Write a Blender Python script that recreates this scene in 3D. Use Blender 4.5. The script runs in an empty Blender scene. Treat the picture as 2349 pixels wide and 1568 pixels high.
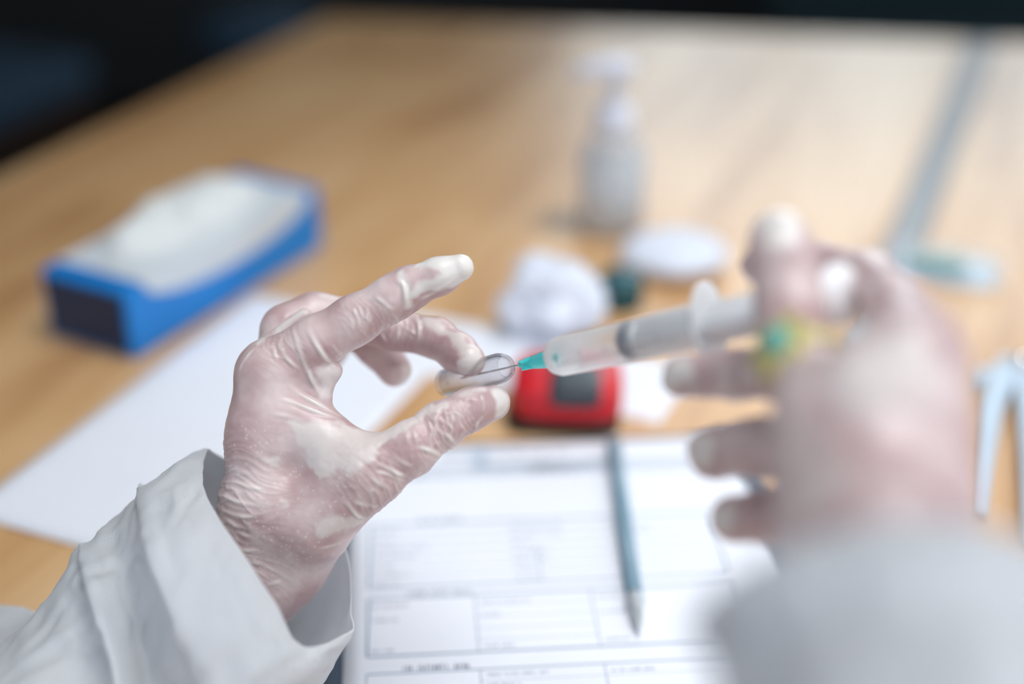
import bpy, bmesh, math, random
import numpy as np
from mathutils import Vector, Matrix, noise
from mathutils.bvhtree import BVHTree

# ------------------------------------------------------------------ camera, world, light
scene = bpy.context.scene
C = scene.collection
TH = math.radians(28.0)
TABLE = 0.75
CAM = np.array([0.0, 0.0, TABLE + 0.453])
FPX = 2349 * 50 / 36
RIGHT = np.array([1.0, 0, 0])
FWD = np.array([0, math.cos(TH), -math.sin(TH)])
UP = np.array([0, math.sin(TH), math.cos(TH)])

cd = bpy.data.cameras.new('camera')
cam = bpy.data.objects.new('camera', cd)
C.objects.link(cam)
cam.location = CAM
cam.rotation_euler = (math.pi / 2 - TH, 0, 0)
cd.lens = 50
cd.sensor_width = 36
cd.clip_start = 0.02
cd.dof.use_dof = True
cd.dof.focus_distance = 0.604
cd.dof.aperture_fstop = 1.75
scene.camera = cam

w = bpy.data.worlds.new('world')
scene.world = w
w.use_nodes = True
bg = w.node_tree.nodes['Background']
bg.inputs[0].default_value = (0.80, 0.88, 1.0, 1)
bg.inputs[1].default_value = 0.45

def area(name, loc, target, sx, sy, power, col):
    l = bpy.data.lights.new(name, 'AREA')
    l.shape = 'RECTANGLE'
    l.size, l.size_y, l.energy, l.color = sx, sy, power, col
    o = bpy.data.objects.new(name, l)
    C.objects.link(o)
    o.location = loc
    o.rotation_euler = (Vector(target) - Vector(loc)).to_track_quat('-Z', 'Y').to_euler()
    return o
over_fill = area('overhead_fill_light', (0.42, 0.64, 2.15), (0.16, 0.68, 0.8), 0.95, 0.95, 2.2, (0.97, 0.98, 1.0))  # unseen overhead fill, added to light the middle and leave the far left dark
over_fill.data.spread = math.radians(60)
area('side_window_light', (1.75, 0.15, 1.70), (0.1, 0.65, 0.8), 1.3, 1.2, 4, (0.92, 0.96, 1.0))
area('rear_fill_light', (1.0, -1.25, 1.95), (0.05, 0.6, 0.85), 1.5, 1.3, 8, (0.94, 0.97, 1.0))  # unseen fill behind the camera, added to brighten surfaces facing it

scene.cycles.max_bounces = 7
scene.cycles.diffuse_bounces = 3
scene.cycles.glossy_bounces = 3
scene.view_settings.view_transform = 'Standard'
scene.view_settings.look = 'None'
scene.view_settings.gamma = 1
scene.view_settings.use_curve_mapping = False
scene.view_settings.exposure = 0.58
WINDOW_STRENGTH = 3.6

# ------------------------------------------------------------------ helpers
def P(px, py, z):
    """point seen at photo pixel (px, py), z metres deep"""
    return CAM + z * ((px - 1174.5) / FPX * RIGHT - (py - 784) / FPX * UP + FWD)

def T(px, py, h=0.0):
    """point of the table plane (h above it) seen at a photo pixel"""
    d = P(px, py, 1.0) - CAM
    t = (TABLE + h - CAM[2]) / d[2]
    return CAM + d * t

def pix(V):
    d = V - CAM
    z = d @ FWD
    return 1174.5 + FPX * (d @ RIGHT) / z, 784 - FPX * (d @ UP) / z

def tag(o, label=None, cat=None, group=None, kind=None):
    if label: o['label'] = label
    if cat: o['category'] = cat
    if group: o['group'] = group
    if kind: o['kind'] = kind
    return o

def empty(name, loc=(0, 0, 0)):
    o = bpy.data.objects.new(name, None)
    C.objects.link(o)
    o.location = loc
    o.empty_display_size = 0.02
    return o

def link(name, me, mat, parent=None, smooth=True):
    o = bpy.data.objects.new(name, me)
    C.objects.link(o)
    if mat: me.materials.append(mat)
    if smooth:
        me.shade_smooth()
    if parent:
        o.parent = parent
        o.matrix_parent_inverse = Matrix.Translation(-parent.location)
    return o

def mk(name, V, Fc, mat, parent=None, smooth=True):
    me = bpy.data.meshes.new(name)
    me.from_pydata([tuple(map(float, v)) for v in V], [], [tuple(map(int, f)) for f in Fc])
    bm = bmesh.new(); bm.from_mesh(me)
    bmesh.ops.recalc_face_normals(bm, faces=bm.faces)
    bm.to_mesh(me); bm.free()
    me.update()
    return link(name, me, mat, parent, smooth)

def nrm(v):
    v = np.asarray(v, float)
    return v / np.linalg.norm(v)

def frame(axis, hint=(0, 0, 1)):
    a = nrm(axis)
    u = np.cross(hint, a)
    if np.linalg.norm(u) < 1e-4:
        u = np.cross((0, 1, 0), a)
    u = nrm(u)
    return u, np.cross(a, u), a

def lathe(prof, org, axis, n=40, hint=(0, 0, 1), closed=False):
    """prof: list of (r, s); returns verts, faces turned round axis"""
    u, v, a = frame(axis, hint)
    org = np.asarray(org, float)
    V, Fc = [], []
    for r, s in prof:
        for i in range(n):
            t = 2 * math.pi * i / n
            V.append(org + a * s + max(r, 1e-5) * (u * math.cos(t) + v * math.sin(t)))
    m = len(prof)
    for j in range(m if closed else m - 1):
        for i in range(n):
            k = (j + 1) % m
            Fc.append((j * n + i, j * n + (i + 1) % n, k * n + (i + 1) % n, k * n + i))
    return V, Fc

def tube(pts, rad, n=16, flat=1.0, hint=(0, 0, 1)):
    pts = [np.asarray(p, float) for p in pts]
    V, Fc = [], []
    for j, p in enumerate(pts):
        d = pts[min(j + 1, len(pts) - 1)] - pts[max(j - 1, 0)]
        u, v, a = frame(d, hint)
        r = rad[j] if hasattr(rad, '__len__') else rad
        for i in range(n):
            t = 2 * math.pi * i / n
            V.append(p + r * (u * math.cos(t) + v * flat * math.sin(t)))
    for j in range(len(pts) - 1):
        for i in range(n):
            Fc.append((j * n + i, j * n + (i + 1) % n, (j + 1) * n + (i + 1) % n, (j + 1) * n + i))
    Fc.append(tuple(range(n))[::-1])
    Fc.append(tuple((len(pts) - 1) * n + i for i in range(n)))
    return V, Fc

def prism(poly, z0, z1):
    n = len(poly)
    V = [(p[0], p[1], z0) for p in poly] + [(p[0], p[1], z1) for p in poly]
    Fc = [tuple(range(n))[::-1], tuple(range(n, 2 * n))]
    Fc += [(i, (i + 1) % n, n + (i + 1) % n, n + i) for i in range(n)]
    return V, Fc

def boxv(org, U, Vv, W, su, sv, sw):
    """box centred on org"""
    org = np.asarray(org, float)
    V = []
    for a in (-1, 1):
        for b in (-1, 1):
            for c in (-1, 1):
                V.append(org + U * a * su / 2 + Vv * b * sv / 2 + W * c * sw / 2)
    Fc = [(0, 1, 3, 2), (4, 6, 7, 5), (0, 4, 5, 1), (2, 3, 7, 6), (0, 2, 6, 4), (1, 5, 7, 3)]
    return V, Fc

def bevel(o, wd, seg=3):
    m = o.modifiers.new('bevel', 'BEVEL')
    m.width = wd; m.segments = seg; m.limit_method = 'ANGLE'
    return o

def catmull(pts, sub, closed=False):
    pts = np.asarray(pts, float)
    n = len(pts)
    out = []
    for i in range(n if closed else n - 1):
        if closed:
            a, b, c, d = pts[(i - 1) % n], pts[i], pts[(i + 1) % n], pts[(i + 2) % n]
        else:
            a, b, c, d = pts[max(i - 1, 0)], pts[i], pts[i + 1], pts[min(i + 2, n - 1)]
        for s in range(sub):
            t = s / sub
            out.append(0.5 * (2 * b + (c - a) * t + (2 * a - 5 * b + 4 * c - d) * t * t + (3 * b - a - 3 * c + d) * t ** 3))
    if not closed: out.append(pts[-1])
    return np.array(out)

# ------------------------------------------------------------------ materials
def srgb(r, g, b):
    f = lambda c: (c / 255 / 12.92) if c / 255 <= 0.04045 else ((c / 255 + 0.055) / 1.055) ** 2.4
    return (f(r), f(g), f(b), 1)

def mat(name, col, rough=0.5, **kw):
    m = bpy.data.materials.new(name)
    m.use_nodes = True
    b = m.node_tree.nodes['Principled BSDF']
    b.inputs['Base Color'].default_value = col
    b.inputs['Roughness'].default_value = rough
    for k, v in kw.items():
        b.inputs[k.replace('_', ' ')].default_value = v
    return m

def nodes(m):
    nt = m.node_tree
    return nt, nt.nodes, nt.links, nt.nodes['Principled BSDF']

def add_noise(m, scale, amount, col2=None, bump=0.0, bscale=None, detail=4, vec=None):
    """vary the base colour between its own and col2 by noise, and bump it"""
    nt, N, L, b = nodes(m)
    tc = N.new('ShaderNodeTexCoord')
    src = tc.outputs['Object']
    if vec:
        mp = N.new('ShaderNodeMapping'); mp.inputs['Scale'].default_value = vec
        L.new(src, mp.inputs[0]); src = mp.outputs[0]
    if col2:
        n = N.new('ShaderNodeTexNoise'); n.inputs['Scale'].default_value = scale; n.inputs['Detail'].default_value = detail
        L.new(src, n.inputs['Vector'])
        r = N.new('ShaderNodeValToRGB')
        r.color_ramp.elements[0].position = 0.5 - amount; r.color_ramp.elements[1].position = 0.5 + amount
        r.color_ramp.elements[0].color = b.inputs['Base Color'].default_value
        r.color_ramp.elements[1].color = col2
        L.new(n.outputs['Fac'], r.inputs[0]); L.new(r.outputs[0], b.inputs['Base Color'])
    if bump:
        n2 = N.new('ShaderNodeTexNoise'); n2.inputs['Scale'].default_value = bscale or scale; n2.inputs['Detail'].default_value = detail
        L.new(src, n2.inputs['Vector'])
        bp = N.new('ShaderNodeBump'); bp.inputs['Strength'].default_value = bump; bp.inputs['Distance'].default_value = 0.001
        L.new(n2.outputs['Fac'], bp.inputs['Height']); L.new(bp.outputs[0], b.inputs['Normal'])
    return m

GRAIN = math.radians(67)          # the boards run this way over the table
def wood_material():
    m = mat('table_wood', srgb(196, 150, 96), 0.34, Specular_IOR_Level=0.62)
    nt, N, L, b = nodes(m)
    tc = N.new('ShaderNodeTexCoord')
    mp = N.new('ShaderNodeMapping')
    mp.inputs['Rotation'].default_value = (0, 0, -GRAIN)
    L.new(tc.outputs['Object'], mp.inputs[0])
    st = N.new('ShaderNodeMapping'); st.inputs['Scale'].default_value = (1.3, 9.0, 1.0)
    L.new(mp.outputs[0], st.inputs[0])
    n1 = N.new('ShaderNodeTexNoise'); n1.inputs['Scale'].default_value = 2.2; n1.inputs['Detail'].default_value = 5; n1.inputs['Distortion'].default_value = 0.6
    L.new(st.outputs[0], n1.inputs['Vector'])
    r1 = N.new('ShaderNodeValToRGB')
    e = r1.color_ramp.elements
    e[0].position, e[0].color = 0.25, srgb(176, 126, 80)
    e[1].position, e[1].color = 0.75, srgb(232, 196, 150)
    x = e.new(0.5); x.color = srgb(216, 172, 122)
    L.new(n1.outputs['Fac'], r1.inputs[0])
    st2 = N.new('ShaderNodeMapping'); st2.inputs['Scale'].default_value = (4, 120.0, 1.0)
    L.new(mp.outputs[0], st2.inputs[0])
    n2 = N.new('ShaderNodeTexNoise'); n2.inputs['Scale'].default_value = 2.0; n2.inputs['Detail'].default_value = 3
    L.new(st2.outputs[0], n2.inputs['Vector'])
    mx = N.new('ShaderNodeMix'); mx.data_type = 'RGBA'; mx.blend_type = 'MULTIPLY'
    mx.inputs[0].default_value = 0.25
    L.new(r1.outputs[0], mx.inputs[6])
    r2 = N.new('ShaderNodeValToRGB'); r2.color_ramp.elements[0].color = (0.55, 0.45, 0.35, 1); r2.color_ramp.elements[0].position = 0.3; r2.color_ramp.elements[1].position = 0.6
    L.new(n2.outputs['Fac'], r2.inputs[0]); L.new(r2.outputs[0], mx.inputs[7])
    # one dark knot in the board
    kn = T(1290, 512)
    vd = N.new('ShaderNodeVectorMath'); vd.operation = 'DISTANCE'
    vd.inputs[1].default_value = kn
    L.new(tc.outputs['Object'], vd.inputs[0])
    mr = N.new('ShaderNodeMapRange'); mr.inputs['From Min'].default_value = 0.006; mr.inputs['From Max'].default_value = 0.03
    mr.inputs['To Min'].default_value = 0.85; mr.inputs['To Max'].default_value = 0.0
    L.new(vd.outputs['Value'], mr.inputs[0])
    mk_ = N.new('ShaderNodeMix'); mk_.data_type = 'RGBA'
    mk_.inputs[7].default_value = srgb(70, 50, 30)
    L.new(mr.outputs[0], mk_.inputs[0]); L.new(mx.outputs[2], mk_.inputs[6])
    L.new(mk_.outputs[2], b.inputs['Base Color'])
    return m

def glove_material(name, scale_specks=True):
    """thin latex over skin: pink where it clings, milky where it stands off the skin (attribute 'loose')"""
    m = mat(name, srgb(196, 168, 166), 0.34, Specular_IOR_Level=0.5, Sheen_Weight=0.25, Sheen_Roughness=0.4)
    nt, N, L, b = nodes(m)
    b.inputs['Subsurface Weight'].default_value = 0.0
    b.inputs['Subsurface Radius'].default_value = (1.0, 0.5, 0.4)
    b.inputs['Subsurface Scale'].default_value = 0.003
    tc = N.new('ShaderNodeTexCoord')
    n1 = N.new('ShaderNodeTexNoise'); n1.inputs['Scale'].default_value = 38; n1.inputs['Detail'].default_value = 3
    L.new(tc.outputs['Object'], n1.inputs['Vector'])
    r1 = N.new('ShaderNodeValToRGB')
    r1.color_ramp.elements[0].position, r1.color_ramp.elements[0].color = 0.40, srgb(188, 157, 157)
    r1.color_ramp.elements[1].position, r1.color_ramp.elements[1].color = 0.62, srgb(220, 200, 198)
    L.new(n1.outputs['Fac'], r1.inputs[0])
    # milky latex
    at = N.new('ShaderNodeAttribute'); at.attribute_name = 'loose'
    mx = N.new('ShaderNodeMix'); mx.data_type = 'RGBA'
    mx.inputs[7].default_value = srgb(232, 228, 222)
    L.new(r1.outputs[0], mx.inputs[6]); L.new(at.outputs['Fac'], mx.inputs[0])
    # tiny powder specks
    vo = N.new('ShaderNodeTexVoronoi'); vo.inputs['Scale'].default_value = 400; vo.inputs['Randomness'].default_value = 1
    L.new(tc.outputs['Object'], vo.inputs['Vector'])
    nn = N.new('ShaderNodeTexNoise'); nn.inputs['Scale'].default_value = 25
    L.new(tc.outputs['Object'], nn.inputs['Vector'])
    ms = N.new('ShaderNodeAttribute'); ms.attribute_name = 'specks'
    ml = N.new('ShaderNodeMath'); ml.operation = 'MULTIPLY'; ml.inputs[1].default_value = 0.40
    L.new(nn.outputs['Fac'], ml.inputs[0])
    lt = N.new('ShaderNodeMath'); lt.operation = 'LESS_THAN'
    L.new(vo.outputs['Distance'], lt.inputs[0]); L.new(ml.outputs[0], lt.inputs[1])
    m2 = N.new('ShaderNodeMath'); m2.operation = 'MULTIPLY'
    L.new(lt.outputs[0], m2.inputs[0]); L.new(ms.outputs['Fac'], m2.inputs[1])
    mx2 = N.new('ShaderNodeMix'); mx2.data_type = 'RGBA'; mx2.inputs[7].default_value = srgb(226, 214, 212)
    L.new(m2.outputs[0], mx2.inputs[0]); L.new(mx.outputs[2], mx2.inputs[6])
    L.new(mx2.outputs[2], b.inputs['Base Color'])
    nb = N.new('ShaderNodeTexNoise'); nb.inputs['Scale'].default_value = 150; nb.inputs['Detail'].default_value = 4
    L.new(tc.outputs['Object'], nb.inputs['Vector'])
    bp = N.new('ShaderNodeBump'); bp.inputs['Strength'].default_value = 0.18; bp.inputs['Distance'].default_value = 0.0015
    L.new(nb.outputs['Fac'], bp.inputs['Height']); L.new(bp.outputs[0], b.inputs['Normal'])
    return m

def cloth_material():
    """white non-woven gown fabric: thin, lets some light through"""
    m = mat('gown_fabric', srgb(244, 246, 248), 0.85, Specular_IOR_Level=0.2)
    nt, N, L, b = nodes(m)
    tc = N.new('ShaderNodeTexCoord')
    hs = []
    for rot in (0.5, 2.07):
        mp = N.new('ShaderNodeMapping'); mp.inputs['Rotation'].default_value = (0.6, 0.3, rot); mp.inputs['Scale'].default_value = (1, 1, 1)
        L.new(tc.outputs['Object'], mp.inputs[0])
        wv = N.new('ShaderNodeTexWave'); wv.inputs['Scale'].default_value = 380; wv.inputs['Distortion'].default_value = 2.0
        wv.inputs['Detail'].default_value = 2
        L.new(mp.outputs[0], wv.inputs['Vector'])
        hs.append(wv.outputs['Fac'])
    mm = N.new('ShaderNodeMath'); mm.operation = 'MULTIPLY'
    L.new(hs[0], mm.inputs[0]); L.new(hs[1], mm.inputs[1])
    bp = N.new('ShaderNodeBump'); bp.inputs['Strength'].default_value = 0.5; bp.inputs['Distance'].default_value = 0.0006
    L.new(mm.outputs[0], bp.inputs['Height']); L.new(bp.outputs[0], b.inputs['Normal'])
    tr = N.new('ShaderNodeBsdfTranslucent'); tr.inputs[0].default_value = srgb(240, 244, 248)
    sh = N.new('ShaderNodeMixShader'); sh.inputs[0].default_value = 0.46
    L.new(b.outputs[0], sh.inputs[1]); L.new(tr.outputs[0], sh.inputs[2])
    L.new(sh.outputs[0], N['Material Output'].inputs['Surface'])
    return m

M = {}
M['wood'] = wood_material()
M['wood_dark'] = add_noise(mat('dark_wood', srgb(38, 24, 16), 0.5), 6, 0.2, srgb(52, 34, 22), vec=(1, 8, 8))
M['strip'] = add_noise(mat('grey_metal_strip', srgb(150, 156, 160), 0.5), 40, 0.2, srgb(160, 166, 170))
M['floor'] = add_noise(mat('dark_floor', srgb(34, 26, 22), 0.6), 5, 0.2, srgb(24, 18, 16))
M['wall'] = add_noise(mat('dark_wall', srgb(48, 52, 54), 0.8), 3, 0.2, srgb(40, 44, 47), bump=0.1, bscale=60)
M['frame'] = add_noise(mat('window_frame_paint', srgb(205, 205, 200), 0.5), 20, 0.2, srgb(195, 195, 190))
M['teal_fabric'] = add_noise(mat('teal_upholstery', srgb(30, 62, 70), 0.9), 60, 0.25, srgb(22, 48, 56), bump=0.3, bscale=300)
M['blue_fabric'] = add_noise(mat('slate_blue_upholstery', srgb(42, 72, 94), 0.9), 60, 0.25, srgb(34, 58, 78), bump=0.3, bscale=300)
M['glove'] = glove_material('latex_glove')
M['cloth'] = cloth_material()
M['paper'] = add_noise(mat('white_paper', srgb(236, 239, 246), 0.7), 30, 0.3, srgb(232, 236, 244), bump=0.05, bscale=400)
M['ink'] = add_noise(mat('grey_print', srgb(120, 140, 165), 0.7), 200, 0.3, srgb(140, 158, 180))
M['ink_pale'] = add_noise(mat('pale_blue_print', srgb(198, 212, 228), 0.7), 100, 0.3, srgb(204, 216, 230))
M['ink_dark'] = add_noise(mat('dark_print', srgb(84, 98, 128), 0.7), 300, 0.3, srgb(110, 122, 150))
M['board'] = add_noise(mat('clipboard_slate', srgb(74, 88, 104), 0.45), 50, 0.2, srgb(66, 78, 94))
M['blue_card'] = add_noise(mat('blue_cardboard', srgb(0, 132, 214), 0.42), 20, 0.3, srgb(0, 122, 204))
M['shaded_card'] = add_noise(mat('shaded_blue_cardboard', srgb(6, 40, 78), 0.45), 20, 0.3, srgb(5, 34, 68))  # the carton's blue with the shade of its end put into the colour
M['white_card'] = add_noise(mat('white_print_card', srgb(214, 222, 228), 0.5), 14, 0.2, srgb(204, 212, 216))
M['tissue'] = add_noise(mat('white_latex_tuft', srgb(228, 232, 232), 0.7), 30, 0.3, srgb(214, 218, 214), bump=0.5, bscale=60)
M['red'] = add_noise(mat('red_plastic', srgb(206, 26, 40), 0.4), 40, 0.3, srgb(196, 22, 36))
M['shadow_plastic'] = add_noise(mat('shadow_brown_plastic', srgb(44, 30, 28), 0.5), 40, 0.3, srgb(36, 26, 24))  # colour made dark to stand in for shadow under the red device
M['screen'] = add_noise(mat('charcoal_panel', srgb(58, 66, 74), 0.35), 40, 0.3, srgb(50, 58, 66))
M['gauze'] = add_noise(mat('white_gauze', srgb(226, 232, 242), 0.95), 50, 0.3, srgb(216, 224, 238), bump=0.6, bscale=160)
M['green_cap'] = add_noise(mat('dark_teal_plastic', srgb(30, 92, 102), 0.25), 30, 0.3, srgb(24, 80, 90))
M['white_plastic'] = add_noise(mat('white_plastic', srgb(222, 226, 236), 0.35), 20, 0.3, srgb(214, 218, 230))
def thin_glass(name, tint, rough):
    m = bpy.data.materials.new(name); m.use_nodes = True
    N = m.node_tree.nodes; L = m.node_tree.links; N.remove(N['Principled BSDF'])
    t = N.new('ShaderNodeBsdfTransparent'); t.inputs[0].default_value = tint
    g = N.new('ShaderNodeBsdfGlossy'); g.inputs['Roughness'].default_value = rough
    lw = N.new('ShaderNodeLayerWeight'); lw.inputs[0].default_value = 0.5
    p = N.new('ShaderNodeMath'); p.operation = 'POWER'; p.inputs[1].default_value = 3.5; L.new(lw.outputs['Facing'], p.inputs[0])
    a = N.new('ShaderNodeMath'); a.operation = 'MULTIPLY_ADD'; a.inputs[1].default_value = 0.55; a.inputs[2].default_value = 0.07
    L.new(p.outputs[0], a.inputs[0])
    mx = N.new('ShaderNodeMixShader'); L.new(a.outputs[0], mx.inputs[0]); L.new(t.outputs[0], mx.inputs[1]); L.new(g.outputs[0], mx.inputs[2])
    L.new(mx.outputs[0], N['Material Output'].inputs['Surface'])
    return m
def edge_tint(m, lo, hi):
    N = m.node_tree.nodes; L = m.node_tree.links
    t = [n for n in N if n.type == 'BSDF_TRANSPARENT'][0]
    lw = N.new('ShaderNodeLayerWeight'); lw.inputs[0].default_value = 0.5
    r = N.new('ShaderNodeValToRGB')
    r.color_ramp.elements[0].position = 0.45; r.color_ramp.elements[0].color = lo
    r.color_ramp.elements[1].position = 0.98; r.color_ramp.elements[1].color = hi
    L.new(lw.outputs['Facing'], r.inputs[0]); L.new(r.outputs[0], t.inputs[0])
    return m
M['glass'] = edge_tint(thin_glass('vial_glass', (0.95, 0.95, 0.955, 1), 0.03), (0.955, 0.955, 0.96, 1), (0.42, 0.41, 0.43, 1))
def thin(name, col, rough, clear, spec=0.5):
    """thin see-through plastic: part clear, part milky with a gloss"""
    m = mat(name, col, rough, Specular_IOR_Level=spec)
    nt, N, L, b = nodes(m)
    t = N.new('ShaderNodeBsdfTransparent'); t.inputs[0].default_value = (0.97, 0.98, 0.99, 1)
    tl = N.new('ShaderNodeBsdfTranslucent'); tl.inputs[0].default_value = col
    m0 = N.new('ShaderNodeMixShader'); m0.inputs[0].default_value = 0.4
    L.new(b.outputs[0], m0.inputs[1]); L.new(tl.outputs[0], m0.inputs[2])
    lw = N.new('ShaderNodeLayerWeight'); lw.inputs[0].default_value = 0.5
    fr = N.new('ShaderNodeMath'); fr.operation = 'POWER'; fr.inputs[1].default_value = 3.0
    L.new(lw.outputs['Facing'], fr.inputs[0])
    sb = N.new('ShaderNodeMath'); sb.operation = 'SUBTRACT'; sb.inputs[0].default_value = clear
    L.new(fr.outputs[0], sb.inputs[1])
    cl = N.new('ShaderNodeMath'); cl.operation = 'MAXIMUM'; cl.inputs[1].default_value = 0.0
    L.new(sb.outputs[0], cl.inputs[0])
    m1 = N.new('ShaderNodeMixShader')
    L.new(cl.outputs[0], m1.inputs[0]); L.new(m0.outputs[0], m1.inputs[1]); L.new(t.outputs[0], m1.inputs[2])
    L.new(m1.outputs[0], N['Material Output'].inputs['Surface'])
    return m
M['barrel'] = thin('milky_syringe_plastic', (0.98, 0.985, 0.99, 1), 0.08, 0.64, 0.6)
M['plunger'] = mat('white_plunger_plastic', (0.95, 0.96, 0.97, 1), 0.35)
M['barrel_white'] = thin('milky_flange_plastic', (0.95, 0.96, 0.97, 1), 0.2, 0.15)
M['rubber'] = add_noise(mat('slate_rubber', srgb(56, 72, 98), 0.5), 200, 0.3, srgb(48, 62, 86))
M['hub'] = thin('aqua_hub_plastic', srgb(110, 255, 255), 0.2, 0.12)
M['steel'] = mat('needle_steel', (0.62, 0.60, 0.60, 1), 0.25, Metallic=1.0)
M['chrome'] = mat('bright_chrome', (0.9, 0.9, 0.92, 1), 0.12, Metallic=1.0)
M['gold'] = mat('ring_gold', srgb(214, 204, 134), 0.4, Metallic=0.25)
M['turquoise'] = add_noise(mat('turquoise_stone', srgb(96, 176, 164), 0.3), 300, 0.3, srgb(120, 190, 178))
M['silver'] = add_noise(mat('pen_silver', srgb(196, 202, 208), 0.28, Metallic=0.45), 90, 0.3, srgb(206, 212, 216))
M['pen'] = add_noise(mat('teal_grey_pen', srgb(126, 156, 172), 0.35), 60, 0.3, srgb(116, 148, 166))
M['pale_blue'] = add_noise(mat('pale_blue_plastic', srgb(192, 210, 224), 0.4), 20, 0.3, srgb(184, 204, 220))
M['teal_insert'] = add_noise(mat('teal_plastic', srgb(22, 138, 130), 0.4), 20, 0.3, srgb(18, 122, 118))
M['clear'] = thin('clear_bottle_plastic', (0.92, 0.94, 0.96, 1), 0.12, 0.80, 0.7)
M['gel'] = thin('milky_gel', (0.93, 0.95, 0.96, 1), 0.2, 0.15)
M['film'] = thin('packet_film', (0.92, 0.96, 0.97, 1), 0.08, 0.82, 0.8)
def emit(name, col, s):
    m = bpy.data.materials.new(name); m.use_nodes = True
    N = m.node_tree.nodes; N.remove(N['Principled BSDF'])
    e = N.new('ShaderNodeEmission'); e.inputs[0].default_value = col; e.inputs[1].default_value = s
    m.node_tree.links.new(e.outputs[0], N['Material Output'].inputs[0])
    return m
M['daylight'] = emit('bright_window_pane', (0.84, 0.94, 1.0, 1), WINDOW_STRENGTH)

X, Y, Z = np.eye(3)

# ------------------------------------------------------------------ the room
f = mk('floor', *boxv((0.3, 1.5, -0.02), X, Y, Z, 7.0, 6.0, 0.04), M['floor'], smooth=False)
tag(f, kind='structure')
YB = 3.6
wx0, wx1, wz0, wz1 = 0.15, 1.75, 1.25, 2.55
wb = empty('wall_back', (0.3, YB, 0)); tag(wb, kind='structure')
for (a, b_, c, d) in ((-3.2, wx0, 0, 2.9), (wx1, 3.8, 0, 2.9), (wx0, wx1, 0, wz0), (wx0, wx1, wz1, 2.9)):
    mk('wall_panel', *boxv(((a + b_) / 2, YB + 0.06, (c + d) / 2), X, Y, Z, b_ - a, 0.12, d - c), M['wall'], wb, smooth=False)
win = empty('window_1', ((wx0 + wx1) / 2, YB, wz0)); tag(win, kind='structure')
cols, rows = 3, 2
pw, ph = (wx1 - wx0) / cols, (wz1 - wz0) / rows
for i in range(cols):
    for j in range(rows):
        mk('pane', *boxv((wx0 + pw * (i + .5), YB + 0.05, wz0 + ph * (j + .5)), X, Y, Z, pw - 0.045, 0.006, ph - 0.045), M['daylight'], win, smooth=False)
for i in range(cols + 1):
    mk('frame_bar', *boxv((wx0 + pw * i, YB + 0.04, (wz0 + wz1) / 2), X, Y, Z, 0.05, 0.06, wz1 - wz0 + 0.05), M['frame'], win, smooth=False)
for j in range(rows + 1):
    mk('frame_bar', *boxv(((wx0 + wx1) / 2, YB + 0.04, wz0 + ph * j), X, Y, Z, wx1 - wx0, 0.05, 0.05), M['frame'], win, smooth=False)

wl = mk('shade_wall', *boxv((-1.75, 2.3, 1.45), X, Y, Z, 0.12, 2.7, 2.9), M['wall'], smooth=False)  # unseen blocker, added to keep ambient light off the far left
tag(wl, kind='structure')
ce = mk('shade_ceiling', *boxv((0.3, 1.5, 2.95), X, Y, Z, 4.2, 4.4, 0.1), M['wall'], smooth=False)  # unseen slab overhead, added to cut ambient light on the table
tag(ce, kind='structure')

# ------------------------------------------------------------------ table
tL, tC, tR = T(0, 400), T(750, 40), T(2349, 95)
s0, s1 = T(2080, 540), T(2250, 100)
def along(p, q, y):
    t = (y - p[1]) / (q[1] - p[1]); return p + (q - p) * t
def cross(p, q, a, b):
    d1, d2 = q - p, b - a
    t = ((a[0] - p[0]) * d2[1] - (a[1] - p[1]) * d2[0]) / (d1[0] * d2[1] - d1[1] * d2[0])
    return p + d1 * t
yn = 0.17
sw = 0.014
off = np.array([math.cos(GRAIN - math.pi / 2), math.sin(GRAIN - math.pi / 2), 0])
seamA0, seamA1 = s0 - off * sw, s1 - off * sw
seamB0, seamB1 = s0 + off * sw, s1 + off * sw
farA, farB = cross(seamA0, seamA1, tC, tR), cross(seamB0, seamB1, tC, tR)
nearA, nearB = along(seamA0, seamA1, yn), along(seamB0, seamB1, yn)
far_r = tC + (tR - tC) * 1.7
nl = along(tL, tC, yn)
table = empty('table', ((tC[0] + nl[0]) / 2, 0.9, 0))
tag(table, 'long honey-coloured wooden table with a grey strip along its seam', 'table')
bevel(mk('tabletop', *prism([nl, nearA, farA, tC], TABLE - 0.036, TABLE), M['wood'], table, smooth=False), 0.004)
bevel(mk('tabletop', *prism([nearB, (1.25, yn, 0), far_r, farB], TABLE - 0.036, TABLE), M['wood'], table, smooth=False), 0.004)
mk('seam_strip', *prism([nearA, nearB, farB, farA], TABLE - 0.03, TABLE - 0.0015), M['strip'], table, smooth=False)
for p in (nl + np.array([.12, .07, 0]), tC + np.array([.06, -.1, 0]), np.array([1.1, yn + .08, 0]), far_r + np.array([-.15, -.1, 0])):
    mk('leg', *boxv((p[0], p[1], 0.357), X, Y, Z, 0.07, 0.07, 0.714), M['wood'], table, smooth=False)

# ------------------------------------------------------------------ gloved hands: smooth distance field turned into one skin
def smin(a, b, k):
    h = np.maximum(k - np.abs(a - b), 0) / k
    return np.minimum(a, b) - h * h * k * 0.25

def chain(pts):
    """[(px, py, z, radius in px)] -> [(p0, r0, p1, r1)]"""
    q = [(P(a, b, z), r * z / FPX) for a, b, z, r in pts]
    return [(q[i][0], q[i][1], q[i + 1][0], q[i + 1][1]) for i in range(len(q) - 1)]

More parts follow.
